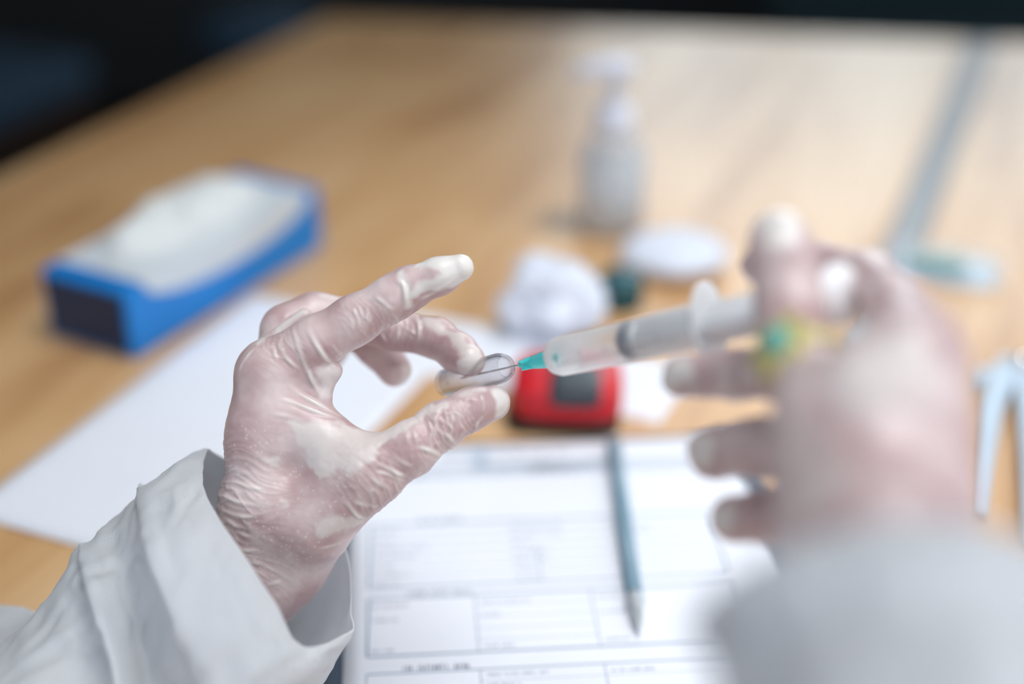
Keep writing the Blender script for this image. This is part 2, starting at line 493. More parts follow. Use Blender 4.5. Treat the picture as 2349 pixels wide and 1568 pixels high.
def field(G, prims, k, lo, h):
    shp = G[0].shape[0], G[1].shape[1], G[2].shape[2]
    D = np.full(shp, 0.05, np.float32)
    for p0, r0, p1, r1 in prims:
        mgn = k + 4 * h
        a = np.minimum(p0 - r0, p1 - r1) - mgn
        b = np.maximum(p0 + r0, p1 + r1) + mgn
        i0 = np.clip(np.floor((a - lo) / h).astype(int), 0, np.array(shp) - 1)
        i1 = np.clip(np.ceil((b - lo) / h).astype(int) + 1, 1, np.array(shp))
        sl = tuple(slice(i0[t], i1[t]) for t in range(3))
        x = G[0][sl[0]] - p0[0]; y = G[1][:, sl[1]] - p0[1]; z = G[2][:, :, sl[2]] - p0[2]
        ba = (p1 - p0).astype(np.float32)
        t = np.clip((x * ba[0] + y * ba[1] + z * ba[2]) / max(float(ba @ ba), 1e-9), 0, 1)
        d = np.sqrt((x - t * ba[0]) ** 2 + (y - t * ba[1]) ** 2 + (z - t * ba[2]) ** 2) - (r0 + t * (r1 - r0))
        D[sl] = smin(D[sl], d.astype(np.float32), k)
    return D

def surface_nets(D, lo, h):
    S = D < 0
    nx, ny, nz = D.shape
    cor = [(i, j, k) for i in (0, 1) for j in (0, 1) for k in (0, 1)]
    cs = lambda A, c: A[c[0]:nx - 1 + c[0], c[1]:ny - 1 + c[1], c[2]:nz - 1 + c[2]]
    cnt = sum(cs(S, c).astype(np.int8) for c in cor)
    I = np.argwhere((cnt > 0) & (cnt < 8))
    val = {c: D[I[:, 0] + c[0], I[:, 1] + c[1], I[:, 2] + c[2]] for c in cor}
    acc = np.zeros((len(I), 3)); n = np.zeros(len(I))
    for c in cor:
        for ax in range(3):
            if c[ax] == 0:
                e = list(c); e[ax] = 1; e = tuple(e)
                a, b = val[c], val[e]
                m = (a < 0) != (b < 0)
                t = np.where(m, a / np.where(m, a - b, 1), 0)
                p = np.array(c, float)[None].repeat(len(I), 0); p[:, ax] += t
                acc[m] += p[m]; n[m] += 1
    V = lo + (I + acc / n[:, None]) * h
    idx = np.full((nx - 1, ny - 1, nz - 1), -1, np.int32)
    idx[I[:, 0], I[:, 1], I[:, 2]] = np.arange(len(I))
    quads = []
    for ax in range(3):
        a = [slice(None)] * 3; b = [slice(None)] * 3
        a[ax] = slice(0, -1); b[ax] = slice(1, None)
        E = np.argwhere(S[tuple(a)] != S[tuple(b)])
        o1, o2 = (ax + 1) % 3, (ax + 2) % 3
        ok = (E[:, o1] > 0) & (E[:, o2] > 0) & (E[:, o1] < D.shape[o1] - 1) & (E[:, o2] < D.shape[o2] - 1)
        E = E[ok]
        flip = ~S[tuple(E.T)]
        q = []
        for d1, d2 in ((1, 1), (0, 1), (0, 0), (1, 0)):
            e = E.copy(); e[:, o1] -= d1; e[:, o2] -= d2
            q.append(idx[e[:, 0], e[:, 1], e[:, 2]])
        q = np.stack(q, 1)
        q[flip] = q[flip][:, ::-1]
        quads.append(q)
    return V, np.concatenate(quads)

def relax(V, Q, it):
    E = np.concatenate([Q[:, [0, 1]], Q[:, [1, 2]], Q[:, [2, 3]], Q[:, [3, 0]]])
    n = np.bincount(E[:, 0], minlength=len(V)) + np.bincount(E[:, 1], minlength=len(V))
    for k in range(it):
        s = np.zeros_like(V)
        for ax in range(3):
            s[:, ax] = np.bincount(E[:, 0], V[E[:, 1], ax], len(V)) + np.bincount(E[:, 1], V[E[:, 0], ax], len(V))
        V = V + (0.55 if k % 2 == 0 else -0.5) * (s / n[:, None] - V)
    return V

def vnormals(V, Q):
    fn = np.cross(V[Q[:, 2]] - V[Q[:, 0]], V[Q[:, 3]] - V[Q[:, 1]])
    N = np.zeros_like(V)
    for c in range(4):
        for ax in range(3):
            N[:, ax] += np.bincount(Q[:, c], fn[:, ax], len(V))
    return N / np.maximum(np.linalg.norm(N, axis=1, keepdims=True), 1e-12)

def hand_skin(palm, fingers, k_in, k_join, h):
    allp = palm + [p for fg in fingers for p in fg]
    lo = np.min([np.minimum(p[0] - p[1], p[2] - p[3]) for p in allp], 0) - 3 * h
    hi = np.max([np.maximum(p[0] + p[1], p[2] + p[3]) for p in allp], 0) + 3 * h
    n = np.ceil((hi - lo) / h).astype(int) + 1
    ax = [(lo[t] + h * np.arange(n[t])).astype(np.float32) for t in range(3)]
    G = ax[0][:, None, None], ax[1][None, :, None], ax[2][None, None, :]
    Dp = field(G, palm, k_in, lo, h)
    D = Dp
    for fg in fingers:
        D = np.minimum(D, smin(Dp, field(G, fg, 0.004, lo, h), k_join))
    V, Q = surface_nets(D, lo, h)
    return relax(V, Q, 8), Q

def seg_dist(V, A, B):
    ba = B - A
    t = np.clip(((V - A) @ ba) / max(ba @ ba, 1e-12), 0, 1)
    return np.linalg.norm(V - A - t[:, None] * ba, axis=1), t

def make_mesh(name, V, Q, mt, parent, attrs):
    me = bpy.data.meshes.new(name)
    me.vertices.add(len(V)); me.vertices.foreach_set('co', V.astype(np.float32).ravel())
    me.loops.add(Q.size); me.loops.foreach_set('vertex_index', Q.astype(np.int32).ravel())
    me.polygons.add(len(Q)); me.polygons.foreach_set('loop_start', np.arange(0, Q.size, 4, dtype=np.int32))
    me.update(calc_edges=True); me.validate()
    for kx, arr in attrs.items():
        a = me.attributes.new(kx, 'FLOAT', 'POINT'); a.data.foreach_set('value', arr.astype(np.float32))
    return link(name, me, mt, parent)

def caster(V, Q):
    bvh = BVHTree.FromPolygons([Vector(v) for v in V], [tuple(q) for q in Q.tolist()])
    def cast(px, py):
        d = Vector(nrm(P(px, py, 1.0) - CAM))
        hit = bvh.ray_cast(Vector(CAM), d)
        return None if hit[0] is None else np.array(hit[0])
    return cast

def wrinkle(V, N, loose, cast, line, height, width, white=0.0):
    pts = [cast(a, b) for a, b in catmull(line, 5)]
    disp = np.zeros(len(V)); wm = np.zeros(len(V))
    segs = [(pts[i], pts[i + 1]) for i in range(len(pts) - 1) if pts[i] is not None and pts[i + 1] is not None]
    if not segs: return V, loose
    allp = np.array([s for sg in segs for s in sg])
    near = np.where(np.all((V > allp.min(0) - 4 * width) & (V < allp.max(0) + 4 * width), axis=1))[0]
    n = len(segs)
    dm = np.full(len(near), 1e3); tm = np.zeros(len(near))
    for i, (A, B) in enumerate(segs):
        if np.linalg.norm(A - B) > 0.02: continue
        d, t = seg_dist(V[near], A, B)
        m = d < dm
        dm[m] = d[m]; tm[m] = (i + t[m]) / n
    fade = np.clip(np.minimum(tm, 1 - tm) * 3.2 + 0.05, 0, 1) * (0.8 + 0.3 * np.sin(tm * 9 + len(line) * 2.3 + line[0][0]))
    g = np.exp(-(dm / width) ** 2) * fade
    # a fold: raised crest with a shallow valley at each side
    sh = g - 0.45 * np.exp(-((dm - 2.0 * width) / width) ** 2) * fade
    V = V.copy(); V[near] += N[near] * (height * sh)[:, None]
    if white:
        loose = loose.copy(); loose[near] = np.maximum(loose[near], white * np.exp(-(dm / (width * 1.15)) ** 2) * fade)
    return V, loose

def vnoise(V, s, seed=0.0):
    return np.array([noise.noise(Vector((v[0] * s + seed, v[1] * s, v[2] * s))) for v in V])

person = empty('person', P(1400, 1900, 0.35))
tag(person, 'person in a white gown and latex gloves drawing from a vial with a syringe', 'person')

# --- the hand that holds the vial
palmL = (chain([(612, 862, .606, 74), (604, 1000, .606, 74), (608, 1130, .608, 94)])
         + chain([(655, 930, .607, 66), (772, 1040, .601, 76)])
         + chain([(715, 1192, .604, 100), (842, 1086, .596, 74)])
         + chain([(620, 1190, .611, 112), (545, 1310, .617, 108), (450, 1430, .612, 112)])
         + chain([(695, 1205, .620, 104), (640, 1285, .622, 102), (510, 1420, .622, 108)])
         + chain([(645, 830, .628, 62), (640, 1130, .632, 88)])
         + chain([(655, 850, .648, 58), (650, 1150, .648, 80)])
         + chain([(665, 890, .667, 54), (660, 1170, .660, 74)]))
thumbL = chain([(842, 1086, .596, 74), (940, 1030, .596, 60), (1012, 975, .601, 51), (1082, 937, .608, 46), (1130, 923, .613, 41)])
indexL = chain([(628, 846, .606, 68), (725, 786, .604, 60), (812, 735, .603, 55), (900, 684, .602, 50), (940, 660, .602, 47), (1008, 633, .600, 41), (1056, 613, .598, 31)])
middleL = chain([(658, 757, .632, 62), (722, 727, .641, 54), (840, 737, .646, 48), (905, 756, .643, 46), (1000, 775, .637, 44), (1050, 808, .629, 43), (1076, 826, .622, 38)])
ringL = chain([(668, 795, .653, 56), (800, 742, .675, 48), (868, 798, .668, 45), (905, 848, .662, 39)])
littleL = chain([(675, 850, .676, 50), (755, 795, .694, 42), (725, 850, .690, 40), (690, 885, .680, 38)])
flapL = chain([(730, 850, .602, 34), (764, 850, .602, 18)]) + chain([(764, 850, .602, 16), (738, 900, .603, 24)])
webL = chain([(590, 812, .618, 20), (700, 728, .622, 22)])
V, Q = hand_skin(palmL, [thumbL, indexL, middleL, ringL, littleL, flapL, webL], 0.011, 0.007, 0.00066)
cast = caster(V, Q)
N = vnormals(V, Q)
loose = np.zeros(len(V))
nz1 = vnoise(V, 160); nz2 = vnoise(V, 420, 7.0)
def patch(line, amount=1.0, edge=0.0012, wob=0.004):
    """latex standing off the skin round a line on the surface (px, py, radius px)"""
    global loose
    m = np.zeros(len(V))
    pts = [(cast(a, b), r * 0.6 / FPX) for a, b, r in line]
    pts = [p for p in pts if p[0] is not None]
    for i in range(max(len(pts) - 1, 1)):
        A, ra = pts[i]; B, rb = pts[min(i + 1, len(pts) - 1)]
        d, t = seg_dist(V, A, B)
        s = (ra + (rb - ra) * t) + wob * nz1 + wob * 0.35 * nz2 - d
        m = np.maximum(m, np.clip(s / edge * 0.5 + 0.5, 0, 1))
    loose = np.maximum(loose, amount * m)
patch([(690, 975, 14), (745, 1030, 62), (800, 1020, 60), (880, 985, 34), (960, 950, 26), (1010, 930, 16)], 0.62)
patch([(735, 1070, 22), (770, 1060, 30), (830, 1040, 30)], 0.62)
patch([(735, 1215, 14), (770, 1200, 24), (830, 1195, 10)], 0.6, wob=0.003)
patch([(610, 1055, 6), (632, 1058, 8)], 0.6, wob=0.002)
patch([(648, 1148, 6), (655, 1152, 7)], 0.6, wob=0.002)
patch([(960, 605, 16), (1010, 600, 18), (1060, 612, 44)], 0.95, wob=0.002)
patch([(940, 680, 14), (985, 655, 14), (1050, 640, 24)], 0.85, wob=0.002)
patch([(918, 625, 10), (930, 660, 12), (938, 700, 10)], 0.8, wob=0.001)
patch([(1140, 900, 18), (1155, 915, 20), (1150, 945, 14)], 0.85, wob=0.002)
patch([(1075, 800, 22), (1090, 825, 26), (1070, 845, 20)], 0.7, wob=0.003)
patch([(975, 735, 12), (1030, 765, 16), (1070, 800, 18)], 0.6, wob=0.003)
patch([(930, 850, 14), (928, 875, 14)], 0.5, wob=0.002)
patch([(595, 785, 8), (640, 750, 10), (690, 715, 9)], 0.9, wob=0.001)
patch([(740, 850, 20), (765, 860, 20), (745, 900, 14)], 0.5, wob=0.003)
patch([(1010, 915, 12), (1060, 905, 10), (1110, 893, 8)], 0.5, wob=0.002)
folds = [
    # index base and knuckle
    ([(671, 750), (690, 815), (715, 870), (740, 915)], .0011, .0011, .7),
    ([(704, 748), (722, 785), (750, 825), (778, 845)], .0011, .0011, .7),
    ([(645, 770), (642, 795), (660, 825), (690, 850)], .0007, .0009, .5),
    ([(625, 790), (630, 815), (640, 830)], .0005, .0008, .3),
    ([(640, 915), (680, 925), (730, 945), (780, 960)], .0010, .0010, .75),
    ([(660, 885), (700, 910), (745, 935), (790, 958)], .0009, .0010, .75),
    ([(620, 950), (660, 955), (700, 970)], .0004, .0010, .25),
    ([(547, 850), (560, 825), (585, 795)], .0006, .0009, .5),
    # along the index
    ([(810, 705), (820, 730), (826, 752)], .0007, .0009, .5),
    ([(822, 700), (832, 730), (838, 750)], .0006, .0008, .45),
    ([(840, 700), (842, 740), (838, 755)], .0005, .0008, .35),
    ([(860, 680), (880, 695), (900, 712)], .0006, .0009, .5),
    ([(905, 640), (925, 655), (928, 690), (918, 712)], .0013, .0011, .3),
    ([(760, 790), (775, 808), (785, 815)], .0005, .0008, .35),
    ([(960, 690), (1000, 668), (1040, 645)], .0007, .0009, .5),
    ([(940, 615), (965, 605), (1000, 600)], .0006, .0010, .3),
    # thumb
    ([(950, 1022), (975, 1030), (1000, 1040), (1010, 1048)], .0011, .0011, .75),
    ([(860, 1065), (890, 1075), (915, 1088), (935, 1095)], .0011, .0010, .75),
    ([(860, 1080), (895, 1090), (930, 1105)], .0008, .0009, .6),
    ([(900, 1045), (920, 1060), (950, 1072)], .0006, .0010, .3),
    ([(785, 1145), (805, 1165), (825, 1185), (850, 1185)], .0012, .0011, .75),
    ([(810, 1150), (840, 1158), (870, 1160)], .0009, .0010, .6),
    ([(845, 1085), (870, 1110), (900, 1125)], .0006, .0009, .4),
    ([(1000, 985), (1025, 1000), (1040, 1015)], .0009, .0010, .5),
    ([(1015, 965), (1035, 980), (1030, 1005)], .0008, .0009, .45),
    ([(1035, 945), (1040, 965), (1030, 985)], .0006, .0008, .5),
    ([(1060, 960), (1045, 945), (1020, 950)], .0006, .0008, .4),
    ([(1085, 1000), (1092, 975), (1110, 955)], .0008, .0009, .5),
    ([(1105, 900), (1110, 925), (1108, 945)], .0005, .0008, .3),
    ([(720, 1262), (770, 1248), (825, 1220)], .0005, .0008, .35),
    # wrist creases
    ([(508, 1105), (545, 1108), (585, 1120), (610, 1122)], .0007, .0010, .4),
    ([(505, 1130), (540, 1150), (580, 1158), (610, 1160)], .0008, .0010, .45),
    ([(502, 1160), (530, 1180), (570, 1185), (600, 1180)], .0008, .0010, .45),
    ([(512, 1185), (540, 1205), (580, 1215)], .0007, .0010, .4),
    ([(530, 1212), (555, 1225), (590, 1232)], .0006, .0010, .35),
    ([(550, 1262), (575, 1262), (595, 1262)], .0006, .0009, .45),
    ([(575, 1290), (590, 1292), (602, 1294)], .0006, .0009, .4),
    ([(610, 1342), (628, 1338), (645, 1332)], .0006, .0009, .45),
    ([(522, 1075), (550, 1080), (580, 1090)], .0005, .0010, .2),
    # middle finger
    ([(870, 760), (880, 775), (890, 790)], .0007, .0009, .4),
    ([(905, 720), (915, 750), (910, 785)], .0009, .0010, .45),
    ([(945, 720), (962, 750), (955, 790)], .0012, .0011, .5),
    ([(925, 750), (945, 762), (955, 770)], .0006, .0008, .3),
]
for ln, hh, ww, wt in folds:
    V, loose = wrinkle(V, N, loose, cast, ln, hh * 0.60, ww * 0.80, min(1.0, wt * 1.25))
# fine crumple of the latex where it is bunched
ix, iy = pix(V)
specks = np.clip(1 - np.maximum.reduce([np.abs(ix - 660) / 190, np.abs(iy - 1150) / 200]), 0, 1) * 2.5
specks = np.clip(specks, 0, 0.5)
rough_zone = np.exp(-((ix - 1010) ** 2 + (iy - 1000) ** 2) / 90 ** 2) + 0.6 * np.exp(-((ix - 860) ** 2 / 90 ** 2 + (iy - 1130) ** 2 / 70 ** 2)) + 0.7 * np.exp(-((ix - 510) ** 2 / 25 ** 2 + (iy - 1080) ** 2 / 120 ** 2))
# bunched latex: fine creases that run across the limb
for cx, cy, rx, ry, dx, dy, amp in ((535, 1150, 95, 130, -0.25, 1, .00050), (1015, 990, 75, 60, 1, -0.7, .00055), (870, 1120, 90, 70, 1, -0.75, .00045), (835, 730, 60, 50, 1, -.55, .00022),
                                    (930, 750, 60, 45, 1, .1, .00035), (600, 1300, 90, 70, -.5, 1, .00025), (650, 800, 60, 50, 1, -.6, .00025)):
    zone = np.exp(-((ix - cx) / rx) ** 2 - ((iy - cy) / ry) ** 2)
    sel = np.where(zone > 0.03)[0]
    e = nrm(RIGHT * dx - UP * dy)
    Vs_ = V[sel]; s_ = Vs_ @ e
    lat = Vs_ - s_[:, None] * e
    nn_ = np.array([noise.noise(Vector((a * 420 + 30 * noise.noise(Vector(l) * 60) * .06, l[0] * 75, l[1] * 75 + l[2] * 75))) for a, l in zip(s_, lat)])
    rid = np.clip(0.32 - np.abs(nn_), 0, 1) / 0.32
    V[sel] += N[sel] * (amp * rid * zone[sel])[:, None]
    loose[sel] = np.maximum(loose[sel], 0.5 * zone[sel] * np.clip(rid - 0.55, 0, 1) / 0.45)
V = V + N * ((nz1 * 0.00045 + nz2 * 0.0003) * (0.25 + 1.1 * np.clip(rough_zone, 0, 1)))[:, None]
hL = make_mesh('gloved_hand', V, Q, M['glove'], person, dict(loose=loose, specks=specks))
hL['label'] = 'hand in a thin latex glove pinching the glass vial'

# --- the hand that holds the syringe
palmR = (chain([(1885, 960, .412, 118), (1915, 1190, .402, 140)])
         + chain([(2085, 850, .405, 128), (2105, 1180, .392, 140)])
         + chain([(1990, 930, .405, 130), (2010, 1190, .396, 150)])
         + chain([(1960, 960, .445, 130), (1960, 1160, .44, 140)])
         + chain([(2010, 1180, .392, 180), (2070, 1500, .335, 230)]))
indexR = chain([(1868, 900, .426, 96), (1825, 790, .446, 82), (1812, 700, .456, 77), (1795, 590, .459, 74), (1786, 548, .461, 66)])
thumbR = chain([(2095, 800, .412, 105), (2055, 705, .438, 70), (1995, 630, .478, 52), (1880, 604, .496, 46), (1740, 610, .498, 42)])
middleR = chain([(1900, 880, .45, 75), (1800, 856, .47, 62), (1690, 858, .492, 55), (1567, 862, .505, 51)])
ringR = chain([(1900, 1040, .45, 75), (1740, 1026, .482, 66), (1638, 1036, .498, 61)])
littleR = chain([(1900, 1180, .45, 65), (1760, 1184, .476, 58), (1682, 1190, .488, 53)])
V, Q = hand_skin(palmR, [thumbR, indexR, middleR, ringR, littleR], 0.011, 0.007, 0.0013)
cast = caster(V, Q); N = vnormals(V, Q)
loose = np.zeros(len(V)); nz1 = vnoise(V, 120); nz2 = vnoise(V, 300, 3.0)
patch([(1785, 500, 50), (1790, 520, 40)], 0.8)
patch([(1525, 862, 26), (1560, 862, 26)], 0.8)
patch([(1600, 1040, 34), (1615, 1040, 30)], 0.8)
patch([(1650, 1190, 28), (1660, 1190, 28)], 0.7)
patch([(1980, 870, 50), (2060, 830, 60)], 0.6, edge=0.006)
patch([(1830, 1010, 50), (1870, 1120, 50)], 0.35, edge=0.006)
for ln in ([(1660, 820), (1668, 860), (1664, 905)], [(1700, 815), (1706, 860), (1700, 905)], [(1730, 815), (1736, 860), (1730, 900)]):
    V, loose = wrinkle(V, N, loose, cast, ln, .0012, .0014, .7)
V = V + N * (nz1 * 0.0007 + nz2 * 0.0004)[:, None]
hR = make_mesh('gloved_hand', V, Q, M['glove'], person, dict(loose=loose, specks=np.zeros(len(V))))
hR['label'] = 'hand in a thin latex glove working the syringe plunger'

# --- gold ring with a turquoise stone
u0, u1 = P(1856, 868, .434), P(1812, 740, .452)
ra, rc = nrm(u1 - u0), P(1846, 838, .4385)
bu, bv, ba = frame(ra)
rb = 0.0129
Vr, Fr = lathe([(rb + 0.0012 * math.cos(t), 0.0026 * math.sin(t)) for t in np.linspace(0, 2 * math.pi, 9)[:-1]], rc, ra, 48, closed=True)
ring = mk('finger_ring', Vr, Fr, M['gold'], person)
ring['label'] = 'gold ring set with a turquoise stone'
top = nrm(nrm(CAM - rc) + np.array([-0.35, 0, 0]))
top = nrm(top - ra * (top @ ra))
def oval(org, up, side, fw, su, sf, hgt, nr=6, n=28, lobes=0, amp=0.0):
    V, Fc = [org + up * hgt], []
    for j in range(1, nr + 1):
        a = j / nr * math.pi / 2
        for i in range(n):
            t = 2 * math.pi * i / n
            k = 1 + amp * math.cos(lobes * t) * math.sin(a)
            V.append(org + side * su * k * math.sin(a) * math.cos(t) + fw * sf * k * math.sin(a) * math.sin(t) + up * hgt * math.cos(a))
    for i in range(n): Fc.append((0, 1 + i, 1 + (i + 1) % n))
    for j in range(nr - 1):
        for i in range(n):
            Fc.append((1 + j * n + i, 1 + (j + 1) * n + i, 1 + (j + 1) * n + (i + 1) % n, 1 + j * n + (i + 1) % n))
    Fc.append(tuple(1 + (nr - 1) * n + i for i in range(n)))
    return V, Fc
sd = np.cross(ra, top)
Vs, Fs = oval(rc + top * (rb + 0.0002), top, sd, ra, 0.0102, 0.0102, 0.0028, lobes=6, amp=0.16, n=48)
o = mk('setting', Vs, Fs, M['gold'], ring)
Vs, Fs = oval(rc + top * (rb + 0.0022), top, sd, ra, 0.0048, 0.0052, 0.0040)
o = mk('stone', Vs, Fs, M['turquoise'], ring)

# ------------------------------------------------------------------ gown sleeves
def sleeve(name, rings, sub_r, sub_a, parent, crumple, label, creases=()):
    R = [np.array([P(*q) for q in rg]) for rg in rings]
    R = [catmull(r, sub_a, closed=True) for r in R]
    R = np.array(R)
    cols = [catmull(R[:, j], sub_r) for j in range(R.shape[1])]
    A = np.array(cols).transpose(1, 0, 2)
    m, n = A.shape[:2]
    cen = A.mean(1, keepdims=True)
    out = A - cen; out /= np.linalg.norm(out, axis=2, keepdims=True)
    for i in range(m):
        for j in range(n):
            p = A[i, j]
            e = min(1.0, i / 6 + 0.3)
            v = Vector((p[0] * 38, p[1] * 38, p[2] * 38))
            d = noise.noise(v) * 0.6 + (0.5 - abs(noise.noise(v * 2.1 + Vector((9, 2, 4))))) * 0.9 + noise.noise(v * 4.1) * 0.18
            A[i, j] += out[i, j] * d * crumple * e
    V = A.reshape(-1, 3)
    Qg = np.array([(i * n + j, i * n + (j + 1) % n, (i + 1) * n + (j + 1) % n, (i + 1) * n + j) for i in range(m - 1) for j in range(n)])
    if creases:
        cst = caster(V, Qg); Nn = vnormals(V, Qg); Nn *= np.sign(np.sum(Nn * out.reshape(-1, 3), 1, keepdims=True) + 1e-9)
        dummy = np.zeros(len(V))
        for ln, hh, ww in creases:
            V, dummy = wrinkle(V, Nn, dummy, cst, ln, hh, ww)
    V[:, 2] = np.maximum(V[:, 2], TABLE + 0.010)
    Fc = [(i * n + j, i * n + (j + 1) % n, (i + 1) * n + (j + 1) % n, (i + 1) * n + j) for i in range(m - 1) for j in range(n)]
    o = mk(name, V, Fc, M['cloth'], parent)
    s = o.modifiers.new('thickness', 'SOLIDIFY'); s.thickness = 0.0007; s.offset = 0
    o['label'] = label
    return o

r0 = [(475, 1036, .625), (466, 1105, .600), (490, 1170, .580), (560, 1272, .564), (630, 1378, .557), (692, 1480, .558), (800, 1446, .585), (805, 1400, .612), (794, 1268, .636), (740, 1190, .655), (620, 1110, .662), (512, 1052, .650)]
r05 = [(442, 1052, .622), (408, 1120, .594), (430, 1210, .567), (500, 1322, .552), (575, 1432, .546), (660, 1548, .548), (772, 1500, .585), (775, 1460, .615), (764, 1330, .640), (705, 1240, .660), (590, 1150, .667), (480, 1080, .655)]
r1 = [(332, 1116, .615), (332, 1180, .580), (346, 1260, .556), (392, 1390, .541), (452, 1540, .537), (560, 1690, .542), (700, 1620, .585), (700, 1560, .62), (660, 1420, .65), (590, 1310, .668), (480, 1220, .672), (380, 1150, .65)]
r2 = [(322, 1142, .619), (312, 1196, .594), (318, 1282, .578), (352, 1412, .566), (405, 1562, .560), (520, 1712, .56), (660, 1660, .59), (660, 1590, .62), (610, 1450, .65), (540, 1340, .668), (440, 1250, .672), (350, 1180, .65)]
r25 = [(262, 1200, .618), (262, 1250, .596), (282, 1330, .580), (318, 1460, .570), (360, 1600, .566), (470, 1760, .56), (610, 1720, .59), (600, 1640, .62), (550, 1500, .65), (480, 1400, .668), (380, 1310, .672), (290, 1230, .65)]
r3 = [(196, 1252, .612), (196, 1300, .583), (216, 1385, .561), (256, 1500, .549), (290, 1625, .545), (400, 1810, .55), (560, 1780, .59), (540, 1700, .62), (480, 1560, .65), (410, 1470, .668), (310, 1370, .672), (230, 1285, .65)]
r35 = [(160, 1298, .616), (158, 1340, .590), (176, 1420, .572), (210, 1530, .561), (240, 1660, .556), (350, 1850, .55), (520, 1830, .59), (490, 1750, .62), (430, 1620, .65), (360, 1520, .668), (260, 1420, .672), (185, 1330, .65)]
r4 = [(92, 1400, .610), (90, 1440, .58), (105, 1510, .56), (135, 1610, .55), (170, 1740, .545), (280, 1930, .55), (450, 1930, .59), (420, 1840, .62), (340, 1700, .65), (270, 1600, .668), (180, 1500, .672), (115, 1420, .65)]
r5 = [(-20, 1490, .61), (-20, 1540, .57), (0, 1620, .545), (30, 1720, .53), (70, 1850, .525), (180, 2040, .53), (350, 2040, .58), (320, 1950, .62), (230, 1800, .655), (150, 1690, .675), (60, 1590, .685), (0, 1395, .675)]
r6 = [(-260, 1640, .60), (-260, 1690, .56), (-230, 1800, .53), (-180, 1940, .51), (-120, 2080, .50), (20, 2280, .51), (200, 2280, .56), (170, 2150, .61), (40, 1980, .655), (-60, 1850, .675), (-150, 1720, .685), (-230, 1480, .68)]
r1b = [(q[0] - 9, q[1] + 4, q[2] + 0.013 * (1 if k_ < 6 else 0)) for k_, q in enumerate(r1)]
r3b = [(q[0] - 8, q[1] + 5, q[2] + 0.009 * (1 if k_ < 6 else 0)) for k_, q in enumerate(r3)]
sleeve('gown_sleeve', [r0, r05, r1, r1b, r2, r25, r3, r3b, r35, r4, r5, r6], 9, 11, person, 0.0036, 'loose white gown sleeve round the wrist of the hand with the vial', creases=[
    ([(458, 1120), (425, 1165), (400, 1215)], -.0016, .0014), ([(460, 1180), (445, 1240), (455, 1320), (500, 1420)], .0008, .0045),
    ([(560, 1300), (580, 1400), (640, 1500)], .0012, .003), ([(370, 1130), (372, 1220), (400, 1330)], -.0014, .003),
    ([(200, 1320), (270, 1300), (330, 1265)], -.0016, .0022), ([(205, 1470), (225, 1430), (240, 1400)], .0012, .0022),
    ([(300, 1480), (330, 1420), (345, 1380)], -.0018, .003), ([(690, 1478), (620, 1520), (560, 1568)], .0014, .0020), ([(40, 1530), (120, 1480), (190, 1420)], .0014, .003),
    ([(380, 1440), (420, 1500), (450, 1560)], -.0012, .003), ([(60, 1500), (130, 1420), (170, 1350)], -.0010, .0024),
    ([(520, 1260), (500, 1330), (520, 1420)], -.0008, .0016), ([(350, 1200), (380, 1290), (430, 1400)], .0010, .0018), ([(230, 1250), (260, 1350), (300, 1470)], .0012, .0016),
    ([(130, 1480), (190, 1500), (240, 1560)], -.0012, .0018), ([(600, 1440), (640, 1500), (650, 1560)], -.0010, .0018), ([(400, 1110), (410, 1180), (440, 1260)], .0009, .0014)])

q0 = [(1612, 1392, .345), (1690, 1325, .335), (1790, 1268, .328), (1930, 1218, .324), (2090, 1196, .323), (2250, 1208, .325), (2400, 1262, .335),
      (2380, 1300, .372), (2230, 1262, .400), (2060, 1240, .412), (1880, 1262, .405), (1720, 1330, .378)]
def shift(rg, dx, dy, dz, s=1.0):
    cx = np.mean([q[0] for q in rg]); cy = np.mean([q[1] for q in rg])
    return [((q[0] - cx) * s + cx + dx, (q[1] - cy) * s + cy + dy, q[2] + dz) for q in rg]
q1 = [(1602, 1430, .338), (1680, 1375, .318), (1790, 1330, .306), (1940, 1290, .300), (2100, 1275, .298), (2270, 1285, .302), (2430, 1330, .315),
      (2420, 1400, .360), (2260, 1400, .390), (2070, 1400, .402), (1880, 1400, .395), (1720, 1420, .368)]
q2 = [(a + 35 + (b - 1300) * 0.15, b + 110, z - 0.008) for a, b, z in q1]
sleeve('gown_sleeve', [q0, q1, q2, shift(q2, 45, 130, -.016, 1.06), shift(q2, 80, 300, -.030, 1.0), shift(q2, 120, 520, -.045, 1.12)], 8, 9, person, 0.006, 'loose white gown sleeve round the wrist of the hand with the syringe')

# ------------------------------------------------------------------ syringe
FR, DK = P(1275, 819, .580), P(1930, 676, .460)
ax = nrm(DK - FR); LEN = float(np.linalg.norm(DK - FR))
syr = empty('syringe', FR)
tag(syr, 'plastic syringe with an aqua needle hub, its needle in the vial', 'syringe')
SF = LEN * 0.60                       # where the barrel's finger flange sits
RB = 0.0082
prof = [(0.0019, -0.008), (0.0024, -0.0005), (0.0058, 0.0), (0.0074, 0.0012), (RB, 0.0040), (RB, SF)]
bar = mk('barrel', *lathe(prof, FR, ax, 56), M['barrel'], syr)
mk('barrel_shoulder', *lathe([(0.0018, -0.0004), (0.0024, 0.0002), (0.0058, 0.0006), (0.0072, 0.0016), (RB - 0.0003, 0.0042), (RB - 0.0003, 0.0062)], FR, ax, 48), M['barrel_white'], syr)
fe = nrm(UP - ax * (UP @ ax)); fs = np.cross(ax, fe)
Vf, Ff = oval(FR + ax * (SF - 0.0012), ax, fs, fe, 0.0090, 0.0165, 0.0022, n=40)
bevel(mk('finger_flange', Vf, Ff, M['barrel_white'], syr), 0.0004)
